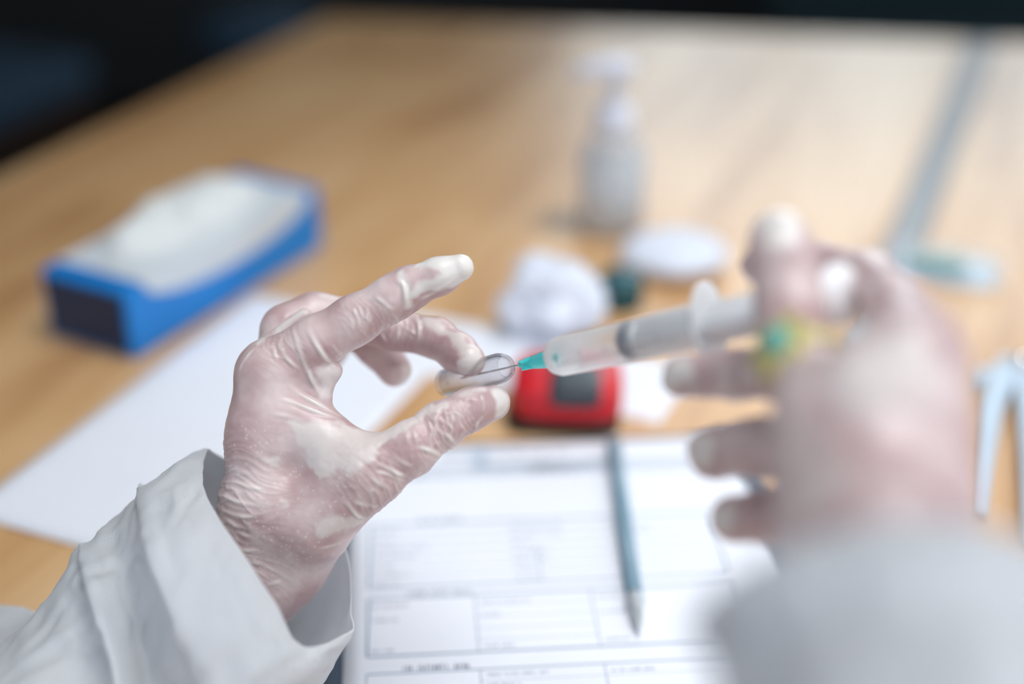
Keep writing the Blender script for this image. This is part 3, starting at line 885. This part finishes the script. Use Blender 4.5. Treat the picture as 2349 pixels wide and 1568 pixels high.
# printed scale: ticks wrapped on the barrel
bu, bv, _ = frame(ax)
face = nrm(CAM - FR); face = nrm(face - ax * (face @ ax))
side = np.cross(ax, face)
Vt, Ft = [], []
for i in range(24):
    s = 0.010 + i * (SF - 0.022) / 23
    long_ = 0.62 if i % 5 == 0 else 0.34
    for k in range(6):
        a0 = 0.55 - long_ * k / 6; a1 = 0.55 - long_ * (k + 1) / 6
        b0 = len(Vt)
        for aa in (a0, a1):
            d = face * math.cos(aa) + side * math.sin(aa)
            Vt += [FR + ax * (s - 0.00022) + d * (RB + 0.00006), FR + ax * (s + 0.00022) + d * (RB + 0.00006)]
        Ft.append((b0, b0 + 1, b0 + 3, b0 + 2))
sc_ = mk('printed_scale', Vt, Ft, M['ink_dark'], bar, smooth=False)
sc_['kind'] = 'stuff'
# plunger with its rubber seal
SS = LEN * 0.305
pl = empty('plunger', FR); pl.parent = syr; pl.matrix_parent_inverse = Matrix.Translation(-syr.location)
pl.location = FR
def child(name, vf, mt, par):
    return mk(name, *vf, mt, par)
for a in (bu, bv):
    b2 = np.cross(ax, a)
    child('rod_rib', boxv(FR + ax * (SS + 0.006 + LEN) / 2, a, b2, ax, 0.0146, 0.0022, LEN - SS - 0.006), M['plunger'], pl)
child('rod_core', lathe([(0.0, SS + 0.006), (0.0056, SS + 0.006), (0.0056, LEN - 0.001), (0.0, LEN - 0.001)], FR, ax, 32), M['plunger'], pl)
child('thumb_rest', lathe([(0.0, -0.0015), (0.0098, -0.0015), (0.0104, -0.0008), (0.0104, 0.0008), (0.0098, 0.0015), (0.0, 0.0015)], DK, ax, 40), M['plunger'], pl)
child('rod_collar', lathe([(0.0, 0.0065), (0.0068, 0.0065), (0.0068, 0.0085), (0.0, 0.0085)], FR + ax * SS, ax, 32), M['plunger'], pl)
child('rubber_seal', lathe([(0.0, -0.002), (0.0045, -0.0008), (RB - 0.0011, 0.0), (RB - 0.0010, 0.0012), (RB - 0.0014, 0.0022), (RB - 0.0014, 0.0040), (RB - 0.0010, 0.0048), (RB - 0.0011, 0.0062), (0.0, 0.0064)], FR + ax * SS, ax, 40), M['rubber'], pl)
# needle hub and needle
HL = 0.0245
hub = mk('needle_hub', *lathe([(0.0, -HL), (0.0011, -HL), (0.0015, -HL + 0.0085), (0.0028, -HL + 0.0095), (0.0040, -0.0030), (0.0046, -0.0022), (0.0046, -0.0004), (0.0022, -0.0004), (0.0020, -0.006), (0.0, -0.007)], FR, ax, 36), M['hub'], syr)
for i in range(4):
    a = math.pi / 4 + i * math.pi / 2
    d = bu * math.cos(a) + bv * math.sin(a); d2 = np.cross(ax, d)
    mk('hub_fin', *boxv(FR - ax * (HL - 0.0065) + d * 0.0018, d, d2, ax, 0.0022, 0.0006, 0.0080), M['hub'], hub, smooth=False)
NT = 0.070
mk('needle', *tube([FR - ax * HL, FR - ax * (NT - 0.002), FR - ax * NT], [0.00042, 0.00042, 0.0001], 12), M['steel'], hub)

# ------------------------------------------------------------------ vial
VA, VB = P(1160, 840, .6085), P(1020, 880, .640)       # mouth, base
vax = nrm(VB - VA); VL = float(np.linalg.norm(VB - VA))
RV = 0.0066
outer = [(0.0044, 0.0), (0.0047, -0.0005), (0.0051, -0.0003), (0.0055, 0.0006), (0.0060, 0.0020), (RV - 0.0001, 0.0040), (RV, 0.0062), (RV, VL - 0.0018), (RV - 0.0006, VL - 0.0004), (RV - 0.0018, VL), (0.0022, VL - 0.0010), (0.0, VL - 0.0014)]
inner = [(0.0, VL - 0.0026), (0.0022, VL - 0.0022), (RV - 0.0019, VL - 0.0014), (RV - 0.0008, VL - 0.0030), (RV - 0.0008, 0.0066), (RV - 0.0009, 0.0042), (0.0052, 0.0024), (0.0046, 0.0010)]
vial = mk('glass_vial', *lathe(outer + inner, VA, vax, 56, closed=True), M['glass'])
tag(vial, 'small clear glass vial held between thumb and middle finger', 'vial')

# ------------------------------------------------------------------ clipboard, form, pen
a0, a1 = T(790, 1568), T(838, 1040)
fu = nrm((T(1640, 1462) - T(830, 1500)) * np.array([1, 1, 0]))      # the printed lines run this way
fv = np.array([-fu[1], fu[0], 0])
fo = T(787, 1568)                                   # a point on the left paper edge
fo = fo - fv * 0.10
PWD, PHT = 0.222, float((T(1070, 1022, 0.0036) - fo) @ fv)
def FP(x, y, h=0.0):
    return fo + fu * x + fv * y + np.array([0, 0, h])
cb = empty('clipboard', FP(PWD / 2, PHT / 2))
tag(cb, 'slate clipboard under the printed form in front of the hands', 'clipboard')
bevel(mk('board', *boxv(FP(PWD / 2 + 0.002, PHT / 2 - 0.002, 0.0018), fu, fv, Z, PWD + 0.022, PHT + 0.012, 0.0034), M['board'], cb, smooth=False), 0.001)
form = empty('paper_form', FP(PWD / 2, PHT / 2, 0.0036))
tag(form, 'white printed form with ruled boxes lying on the slate clipboard', 'paper')
def sheet(name, fp, wd, ht, h, curl, mt, parent, nx=24, ny=30):
    V, Fc = [], []
    for j in range(ny + 1):
        for i in range(nx + 1):
            x, y = i / nx, j / ny
            V.append(fp(x * wd, y * ht, h + curl * (0.5 + 0.5 * math.sin(3.1 * x + 2.2 * y)) * x * y))
    for j in range(ny):
        for i in range(nx):
            k = j * (nx + 1) + i
            Fc.append((k, k + 1, k + nx + 2, k + nx + 1))
    o = mk(name, V, Fc, mt, parent)
    s = o.modifiers.new('thickness', 'SOLIDIFY'); s.thickness = 0.0002; s.offset = 0
    return o
sheet('sheet', FP, PWD, PHT, 0.0037, 0.0, M['paper'], form)
# flat print: rules and rows of small text strokes
rng = random.Random(4)
def inv(px, py):
    d = T(px, py, 0.0036) - fo
    return d @ fu, d @ fv
class Print:
    def __init__(s): s.V, s.F = [], []
    def rect(s, x0, y0, x1, y1):
        b = len(s.V)
        s.V += [FP(x0, y0, 0.00385), FP(x1, y0, 0.00385), FP(x1, y1, 0.00385), FP(x0, y1, 0.00385)]
        s.F.append((b, b + 1, b + 2, b + 3))
    def hline(s, y, x0, x1, t=0.0005): s.rect(x0, y - t / 2, x1, y + t / 2)
    def vline(s, x, y0, y1, t=0.0005): s.rect(x - t / 2, y0, x + t / 2, y1)
    def text(s, x, y, n, h=0.0022):
        for w_ in range(n):
            L = rng.randint(2, 8)
            for c in range(L):
                cw = h * rng.uniform(0.3, 0.5)
                s.rect(x, y, x + cw * 0.32, y + h * rng.uniform(0.6, 1.0))
                s.rect(x, y + h * rng.uniform(0, .5), x + cw * 0.8, y + h * rng.uniform(.1, .6) + h * 0.12)
                x += cw * 1.15
            x += h * 0.5
rules, text = Print(), Print()
yA = inv(1000, 1540)[1]; yB = inv(1000, 1500)[1]; yC = inv(1000, 1368)[1]; yD = inv(1000, 1345)[1]; yE = inv(1000, 1200)[1]; yF = inv(1100, 1090)[1]
xl, xr = 0.011, 0.196
c1 = inv(1095, 1450)[0]; c2 = inv(1370, 1440)[0]
rules.hline(yA, xl, xr, 0.0009); rules.vline(xl, 0.02, yA); rules.vline(xr, 0.02, yA); rules.vline(c1, 0.02, yA); rules.vline(c2, 0.02, yA)
rules.hline(yB, xl, xr, 0.0012); rules.hline(yC, xl, xr, 0.0012); rules.vline(xl, yB, yC, 0.0012); rules.vline(xr, yB, yC, .0012); rules.vline(c1, yB, yC); rules.vline(c2, yB, yC)
for k in range(4): rules.hline(yB + (yC - yB) * (k + 1) / 5, c1, c2, 0.0003)
rules.hline(yE, xl, xr, 0.0011); rules.hline(yD, xl, xr, 0.0011); rules.vline(xl, yD, yE, .0011); rules.vline(xr, yD, yE, .0011)
for k in range(1, 7): rules.hline(yD + (yE - yD) * k / 7, xl, xr, 0.0004)
rules.vline(inv(1235, 1280)[0], yD, yD + (yE - yD) * 4 / 7)
yG = PHT - 0.022
rules.hline(yF, xl, xr, 0.0009); rules.hline(yG, xl, xr, 0.0009); rules.vline(xl, yF, yG, .0009); rules.vline(xr, yF, yG, .0009)
for k in range(1, 6): rules.hline(yF + (yG - yF) * k / 6, xl, xr, 0.0004)
for k in range(5):
    rules.hline(0.02 + (yA - 0.02) * (k + 0.5) / 5, c1, xr, 0.0003)
text.text(inv(925, 1530)[0], yA + 0.0012, 3, 0.0042)
text.text(inv(935, 1362)[0], yC + 0.0012, 3, 0.0036)
text.text(inv(960, 1195)[0], yE + 0.0012, 3, 0.0036)
for x, yb, n in ((xl + .002, yC - .007, 3), (xl + .002, yC - .018, 2), (xl + .002, yB + .003, 2), (c1 + .003, yC - .007, 4), (c1 + .003, yC - .017, 2), (c1 + .003, yB + .003, 2), (c2 + .003, yC - .007, 3), (c2 + .003, yC - .019, 3), (c2 + .003, yB + .004, 2), (c1 + .003, yA - .005, 4), (c2 + .003, yA - .006, 4), (c1 + .003, yA - .012, 3)):
    text.text(x, yb, n)
for k in range(7):
    text.text(xl + 0.003, yD + (yE - yD) * (k + .25) / 7, rng.randint(2, 4))
    text.text(xl + 0.075, yD + (yE - yD) * (k + .25) / 7, rng.randint(2, 5))
    text.text(xl + 0.128, yD + (yE - yD) * (k + .25) / 7, rng.randint(1, 3))
for k in range(6):
    text.text(xl + 0.003, yF + (yG - yF) * (k + .25) / 6, rng.randint(3, 5))
    text.text(xl + 0.09, yF + (yG - yF) * (k + .25) / 6, rng.randint(3, 5))
text.text(0.05, yG + 0.008, 5, 0.005)
header = Print()
hx0, hx1 = inv(1078, 1060)[0], inv(1395, 1045)[0]
hy0, hy1 = inv(1095, 1082)[1], PHT - 0.003
header.rect(hx0, hy0, hx1, hy0 + 0.0065); header.rect(hx0, hy0 + 0.0065, hx0 + 0.011, hy1)
for nm, pr, mt in (('ruled_lines', rules, 'ink'), ('small_print', text, 'ink_dark'), ('header_band', header, 'ink_pale')):
    o = mk(nm, pr.V, pr.F, M[mt], form, smooth=False); o['kind'] = 'stuff'
# pen
p0, p1 = T(1408, 1015, .0085), T(1467, 1452, .0066)
pa = nrm(p1 - p0); PL = float(np.linalg.norm(p1 - p0))
pen = empty('pen', p0); tag(pen, 'slim teal-grey ballpoint pen with a silver tip on the form', 'pen')
RP = 0.0042
mk('pen_barrel', *lathe([(0.0, 0.0), (0.0028, 0.0), (RP, 0.001), (RP, PL - 0.028), (0.0, PL - 0.028)], p0, pa, 28), M['pen'], pen)
mk('pen_tip', *lathe([(0.0, PL - 0.028), (RP + 0.0002, PL - 0.028), (RP + 0.0003, PL - 0.021), (RP - 0.0006, PL - 0.019), (RP - 0.0008, PL - 0.012), (0.0011, PL - 0.002), (0.0005, PL), (0.0, PL)], p0, pa, 28), M['silver'], pen)
mk('push_button', *lathe([(0.0, -0.007), (0.0018, -0.007), (0.0022, -0.0055), (0.0022, 0.0), (0.0, 0.0)], p0, pa, 20), M['silver'], pen)
cu, cv, _ = frame(pa)
mk('pocket_clip', *boxv(p0 + pa * 0.022 + cv * (-0.0055), cu, cv, pa, 0.003, 0.0008, 0.040), M['silver'], pen, smooth=False)

# ------------------------------------------------------------------ loose papers on the table
def loose_sheet(name, corner, ang, wd, ht, label, h=0.0004, curl=0.004):
    u = np.array([math.cos(ang), math.sin(ang), 0]); v = np.array([-u[1], u[0], 0])
    fp = lambda x, y, hh=0.0: corner + u * x + v * y + np.array([0, 0, hh])
    o = sheet(name, fp, wd, ht, h, curl, M['paper'], None)
    tag(o, label, 'paper', 'blank sheets on the table')
    return o
g_ = math.radians(-23)
cA = cross(T(0, 1208), T(170, 1265), T(0, 1115), T(590, 660))
loose_sheet('paper_sheet', cA, g_, 0.168, 0.297, 'blank white sheet between the blue box and the hand with the vial', h=0.0012)
cB = T(930, 715)
uB = np.array([math.cos(g_), math.sin(g_), 0]); vB = np.array([-uB[1], uB[0], 0])
loose_sheet('paper_sheet', cB - vB * 0.075, g_, 0.212, 0.075, 'blank white sheet behind the red device', h=0.0004, curl=0.002)

# ------------------------------------------------------------------ blue glove box
bA, bB = T(312, 828), T(742, 566)
bu_ = nrm(bB - bA); bw_ = np.array([-bu_[1], bu_[0], 0]); BL = float(np.linalg.norm(bB - bA)); BW, BH = 0.078, 0.050
bx = empty('glove_box', (bA + bB) / 2 + bw_ * BW / 2)
tag(bx, 'blue cardboard glove box with a white oval opening on top', 'box')
cen = (bA + bB) / 2 + bw_ * BW / 2
bevel(mk('carton', *boxv(cen + Z * BH / 2, bu_, bw_, Z, BL, BW, BH), M['blue_card'], bx, smooth=False), 0.003)
mk('shaded_end', *boxv(cen + Z * BH / 2 - bu_ * (BL / 2 + 0.0004), bu_, bw_, Z, 0.0008, BW - 0.01, BH - 0.008), M['shaded_card'], bx, smooth=False)  # end face darkened by colour, for the side turned from the light
# the white oval panel wraps over the front edge
def curved_panel():
    V, Fc = [], []
    n, m = 40, 14
    for i in range(n + 1):
        t = -1 + 2 * i / n
        x = t * BL * 0.43
        dip = max(0.0, 1 - t * t) ** 0.5
        for j in range(m + 1):
            if j <= 8:                                   # over the top, back to front
                p = cen + bu_ * x + bw_ * (BW * 0.46 - j / 8 * (BW * 0.96 + 0.0012)) + Z * (BH + 0.0012)
            else:                                        # down the front
                p = cen + bu_ * x - bw_ * (BW * 0.5 + 0.0012) + Z * (BH + 0.0012 - (j - 8) / 6 * (0.002 + 0.020 * dip))
            V.append(p)
    for i in range(n):
        for j in range(m):
            k = i * (m + 1) + j
            Fc.append((k, k + 1, k + m + 2, k + m + 1))
    return V, Fc
mk('white_panel', *curved_panel(), M['white_card'], bx, smooth=False)
Vg, Fg = oval(cen + Z * (BH + 0.001) - bu_ * 0.0, Z, bu_, bw_, BL * 0.36, BW * 0.36, 0.024, nr=14, n=64)
Vg = [np.array(p) + Z * 0.008 * noise.noise(Vector(p) * 45) * (1 if p[2] > TABLE + BH + 0.004 else 0) + bu_ * 0.006 * noise.noise(Vector(p) * 40 + Vector((3, 3, 3))) for p in Vg]
mk('glove_tuft', Vg, Fg, M['tissue'], bx)

# ------------------------------------------------------------------ red device
rd0 = T(1298, 990)
red = empty('handheld_device', rd0)
tag(red, 'small rounded red device with a dark grey panel', 'device')
ru = nrm(np.array([1, -0.06, 0])); rv = np.array([-ru[1], ru[0], 0])
def superbox(org, u, v, w_, a, b, c, e=0.45, n=36, m=18):
    V, Fc = [], []
    sg = lambda x, p: math.copysign(abs(x) ** p, x)
    for j in range(m + 1):
        ph = -math.pi / 2 + math.pi * j / m
        for i in range(n):
            t = 2 * math.pi * i / n
            V.append(org + u * a * sg(math.cos(ph), e) * sg(math.cos(t), e) + v * b * sg(math.cos(ph), e) * sg(math.sin(t), e) + w_ * c * sg(math.sin(ph), e))
    for j in range(m):
        for i in range(n):
            Fc.append((j * n + i, j * n + (i + 1) % n, (j + 1) * n + (i + 1) % n, (j + 1) * n + i))
    return V, Fc
RC = rd0 + rv * 0.022 + Z * 0.0185
tl = nrm(Z + rv * -0.35); tv = np.cross(tl, ru)
mk('shell', *superbox(RC, ru, rv, Z, 0.034, 0.027, 0.0145), M['red'], red)
mk('base', *superbox(rd0 + rv * 0.022 + Z * 0.0050 - ru * 0.002, ru, rv, Z, 0.0350, 0.0280, 0.0048, e=0.35), M['shadow_plastic'], red)  # dark slab under the shell, added where the device's shadow falls
mk('panel', *superbox(RC + ru * 0.005 - rv * 0.0125 + Z * 0.0085, ru, -rv, Z, 0.0160, 0.0175, 0.0072, e=0.35), M['screen'], red)

# ------------------------------------------------------------------ gauze, cap, pads, bottle
def blob(name, org, a, b, c, amp, scale, seed, mt, label, cat, rot=0.0, ridge=0.5):
    bm = bmesh.new()
    bmesh.ops.create_icosphere(bm, subdivisions=5, radius=1)
    V = []
    cr, sr = math.cos(rot), math.sin(rot)
    for v in bm.verts:
        d = v.co.copy()
        q = d * scale + Vector((seed, seed * 2, 1))
        k = 1 + amp * (noise.noise(q) + ridge * (0.5 - abs(noise.noise(q * 2.1))) + 0.3 * noise.noise(q * 4.3))
        p = Vector((d.x * a, d.y * b, d.z * c)) * k
        v.co = (org[0] + p.x * cr - p.y * sr, org[1] + p.x * sr + p.y * cr, org[2] + max(p.z, -c * 0.72))
    lo = min(v.co.z for v in bm.verts)
    for v in bm.verts: v.co.z += TABLE + 0.0006 - lo
    me = bpy.data.meshes.new(name); bm.to_mesh(me); bm.free()
    o = link(name, me, mt)
    tag(o, label, cat)
    return o
g0 = T(1268, 690, .02)
blob('gauze_wad', (g0[0], g0[1], TABLE + .025), 0.034, 0.030, 0.027, 0.32, 1.7, 3.1, M['gauze'], 'crumpled white gauze wad beside the dark teal cap', 'gauze')
g1 = T(1546, 578, .012)
blob('cotton_pad', (g1[0], g1[1], TABLE + .012), 0.041, 0.036, 0.014, 0.10, 1.3, 7.7, M['gauze'], 'flat oval white cotton pad in front of the pump bottle', 'cotton pad', ridge=0.2)
gc = T(1425, 716)
cap = empty('bottle_cap', gc); tag(cap, 'dark teal ribbed plastic cap beside the gauze wad', 'cap')
mk('cap_shell', *lathe([(0.0, 0.0), (0.0150, 0.0), (0.0155, 0.001), (0.0152, 0.020), (0.0138, 0.0235), (0.0, 0.024)], gc + Y * 0.012, Z, 40), M['green_cap'], cap)
for i in range(24):
    a = 2 * math.pi * i / 24
    d = np.array([math.cos(a), math.sin(a), 0])
    mk('grip_rib', *boxv(gc + Y * 0.012 + d * 0.0155 + Z * 0.011, d, np.cross(Z, d), Z, 0.0016, 0.0018, 0.017), M['green_cap'], cap, smooth=False)
# pump bottle
b0 = T(1402, 522)
bo = empty('pump_bottle', b0); tag(bo, 'clear pump bottle with a white spout standing on the table', 'bottle')
rB = 0.0265
mk('bottle_body', *lathe([(0.0, 0.0005), (rB - 0.003, 0.0005), (rB, 0.003), (rB, 0.062), (rB - 0.004, 0.072), (0.013, 0.080), (0.0115, 0.088), (0.0105, 0.088), (0.012, 0.079), (rB - 0.006, 0.070), (rB - 0.0016, 0.061), (rB - 0.0016, 0.0035), (0.0, 0.002)], b0, Z, 48), M['clear'], bo)
mk('gel_fill', *lathe([(0.0, 0.0026), (rB - 0.0022, 0.004), (rB - 0.0022, 0.055), (0.0, 0.055)], b0, Z, 40), M['gel'], bo)
mk('screw_collar', *lathe([(0.0, 0.084), (0.0150, 0.084), (0.0155, 0.086), (0.0150, 0.099), (0.009, 0.102), (0.0, 0.102)], b0, Z, 36), M['white_plastic'], bo)
mk('pump_stem', *lathe([(0.0, 0.101), (0.0055, 0.101), (0.0055, 0.124), (0.0, 0.124)], b0, Z, 20), M['white_plastic'], bo)
mk('dip_tube', *lathe([(0.0, 0.010), (0.0022, 0.010), (0.0022, 0.084), (0.0, 0.084)], b0, Z, 12), M['white_plastic'], bo)
hd = b0 + Z * 0.130
mk('spout', *tube([hd + X * 0.012, hd + X * 0.006 + Z * 0.002, hd - X * 0.006 + Z * 0.002, hd - X * 0.022 + Z * 0.0, hd - X * 0.034 - Z * 0.004], [0.0085, 0.0105, 0.010, 0.0075, 0.0050], 20, 0.75), M['white_plastic'], bo)

# ------------------------------------------------------------------ plastic packet with teal needle set
k0 = T(2165, 622)
pk = empty('plastic_packet', k0); tag(pk, 'clear plastic packet holding something teal, behind the syringe hand', 'packet')
ku = nrm(np.array([1, -0.28, 0])); kv = np.array([-ku[1], ku[0], 0])
def film(sgn):
    V, Fc = [], []
    n, m = 26, 18
    for i in range(n + 1):
        for j in range(m + 1):
            x, y = i / n - .5, j / m - .5
            bul = 0.008 * max(0, 1 - (2 * x) ** 4) * max(0, 1 - (2 * y) ** 4)
            z = 0.004 + (bul if sgn > 0 else -0.2 * bul) + 0.003 * (noise.noise(Vector((x * 7, y * 6, sgn))) + 0.4)
            V.append(k0 + ku * x * 0.090 + kv * y * 0.062 + Z * max(z, 0.0006 + 0.0004 * (sgn + 1)))
    for i in range(n):
        for j in range(m):
            k = i * (m + 1) + j
            Fc.append((k, k + 1, k + m + 2, k + m + 1))
    return V, Fc
o = mk('film', *film(1), M['film'], pk)
mk('backing_paper', *boxv(k0 + Z * 0.0006, ku, kv, Z, 0.074, 0.050, 0.0004), M['pale_blue'], pk, smooth=False)
mk('teal_insert', *superbox(k0 - ku * 0.006 + kv * 0.002 + Z * 0.0050, ku, kv, Z, 0.024, 0.013, 0.0045, e=0.8), M['teal_insert'], pk)

# ------------------------------------------------------------------ pale blue tongs at the right edge
q0_ = T(2345, 838, .012)
tg = empty('plastic_tongs', q0_); tag(tg, 'pale blue plastic tongs with a shiny metal pivot at the right edge', 'tongs')
def blade(pts, wd):
    pts = catmull(pts, 6)
    n = len(pts)
    return tube(pts, [wd * (1.15 - 0.65 * i / (n - 1)) for i in range(n)], 16, 0.28, hint=(0, 0, 1))
mk('blade', *blade([T(2330, 825, .008), T(2285, 900, .010), T(2262, 1010, .008), T(2240, 1180, .005)], 0.0085), M['pale_blue'], tg)
mk('blade', *blade([T(2352, 825, .008), T(2362, 920, .010), T(2368, 1060, .008), T(2366, 1260, .005)], 0.0085), M['pale_blue'], tg)
mk('handle_bow', *blade([T(2345, 830, .010), T(2300, 850, .010), T(2250, 858, .008), T(2225, 880, .006)], 0.0080), M['pale_blue'], tg)
mk('pivot', *lathe([(0.0, 0.0), (0.0062, 0.0), (0.0065, 0.002), (0.0060, 0.010), (0.0035, 0.0135), (0.0, 0.0145)], q0_ - Z * 0.006, Z, 28), M['chrome'], tg)

# ------------------------------------------------------------------ dim furniture beyond the table
def chair(loc, rz, fabric, label):
    c = empty('chair', loc); tag(c, label, 'chair')
    cr, sr = math.cos(rz), math.sin(rz)
    U = np.array([cr, sr, 0]); W = np.array([-sr, cr, 0]); o_ = np.array(loc, float)
    bevel(mk('seat', *boxv(o_ + Z * 0.46, U, W, Z, 0.44, 0.44, 0.06), fabric, c, smooth=False), 0.02)
    bevel(mk('backrest', *boxv(o_ + Z * 0.76 + W * 0.21, U, W, Z, 0.42, 0.04, 0.30), fabric, c, smooth=False), 0.015)
    for a in (-1, 1):
        mk('leg', *boxv(o_ + U * a * 0.19 - W * 0.19 + Z * 0.215, U, W, Z, 0.04, 0.04, 0.43), M['wood_dark'], c, smooth=False)
        mk('leg', *boxv(o_ + U * a * 0.19 + W * 0.20 + Z * 0.44, U, W, Z, 0.04, 0.04, 0.88), M['wood_dark'], c, smooth=False)
    mk('seat_rail', *boxv(o_ - W * 0.20 + Z * 0.40, U, W, Z, 0.40, 0.03, 0.05), M['wood_dark'], c, smooth=False)
def F0(px, py, h):
    return T(px, py, h - TABLE)
a = F0(-60, 170, 0.49); chair((a[0] - 0.12, a[1], 0), math.radians(66), M['blue_fabric'], 'dim slate-blue chair at the far left beyond the table')
st = F0(590, 40, 0.50); st = np.array([st[0], st[1], 0])
so = empty('stool', st); tag(so, 'dim slate-blue round stool beyond the far table corner', 'stool')
mk('stool_seat', *lathe([(0.0, 0.445), (0.10, 0.445), (0.112, 0.455), (0.114, 0.48), (0.10, 0.50), (0.0, 0.503)], st, Z, 40), M['blue_fabric'], so)
for k in range(4):
    a = math.pi / 4 + k * math.pi / 2 + 0.3
    d = np.array([math.cos(a), math.sin(a), 0])
    mk('leg', *tube([st + d * 0.15, st + d * 0.085 + Z * 0.446], [0.016, 0.016], 12), M['wood_dark'], so)
mk('foot_ring', *lathe([(0.125 + 0.008 * math.cos(t), 0.15 + 0.008 * math.sin(t)) for t in np.linspace(0, 2 * math.pi, 9)[:-1]], st, Z, 40, closed=True), M['wood_dark'], so)
bn = empty('bench', (1.1, 2.55, 0)); tag(bn, 'dark teal upholstered bench beyond the far table edge', 'bench')
bevel(mk('seat_cushion', *boxv((1.2, 2.3, 0.50), X, Y, Z, 1.5, 0.5, 0.12), M['teal_fabric'], bn, smooth=False), 0.03)
bevel(mk('back_cushion', *boxv((1.2, 2.60, 0.78), X, Y, Z, 1.5, 0.14, 0.46), M['teal_fabric'], bn, smooth=False), 0.03)
bevel(mk('bench_base', *boxv((1.2, 2.32, 0.22), X, Y, Z, 1.44, 0.46, 0.44), M['wood_dark'], bn, smooth=False), 0.01)
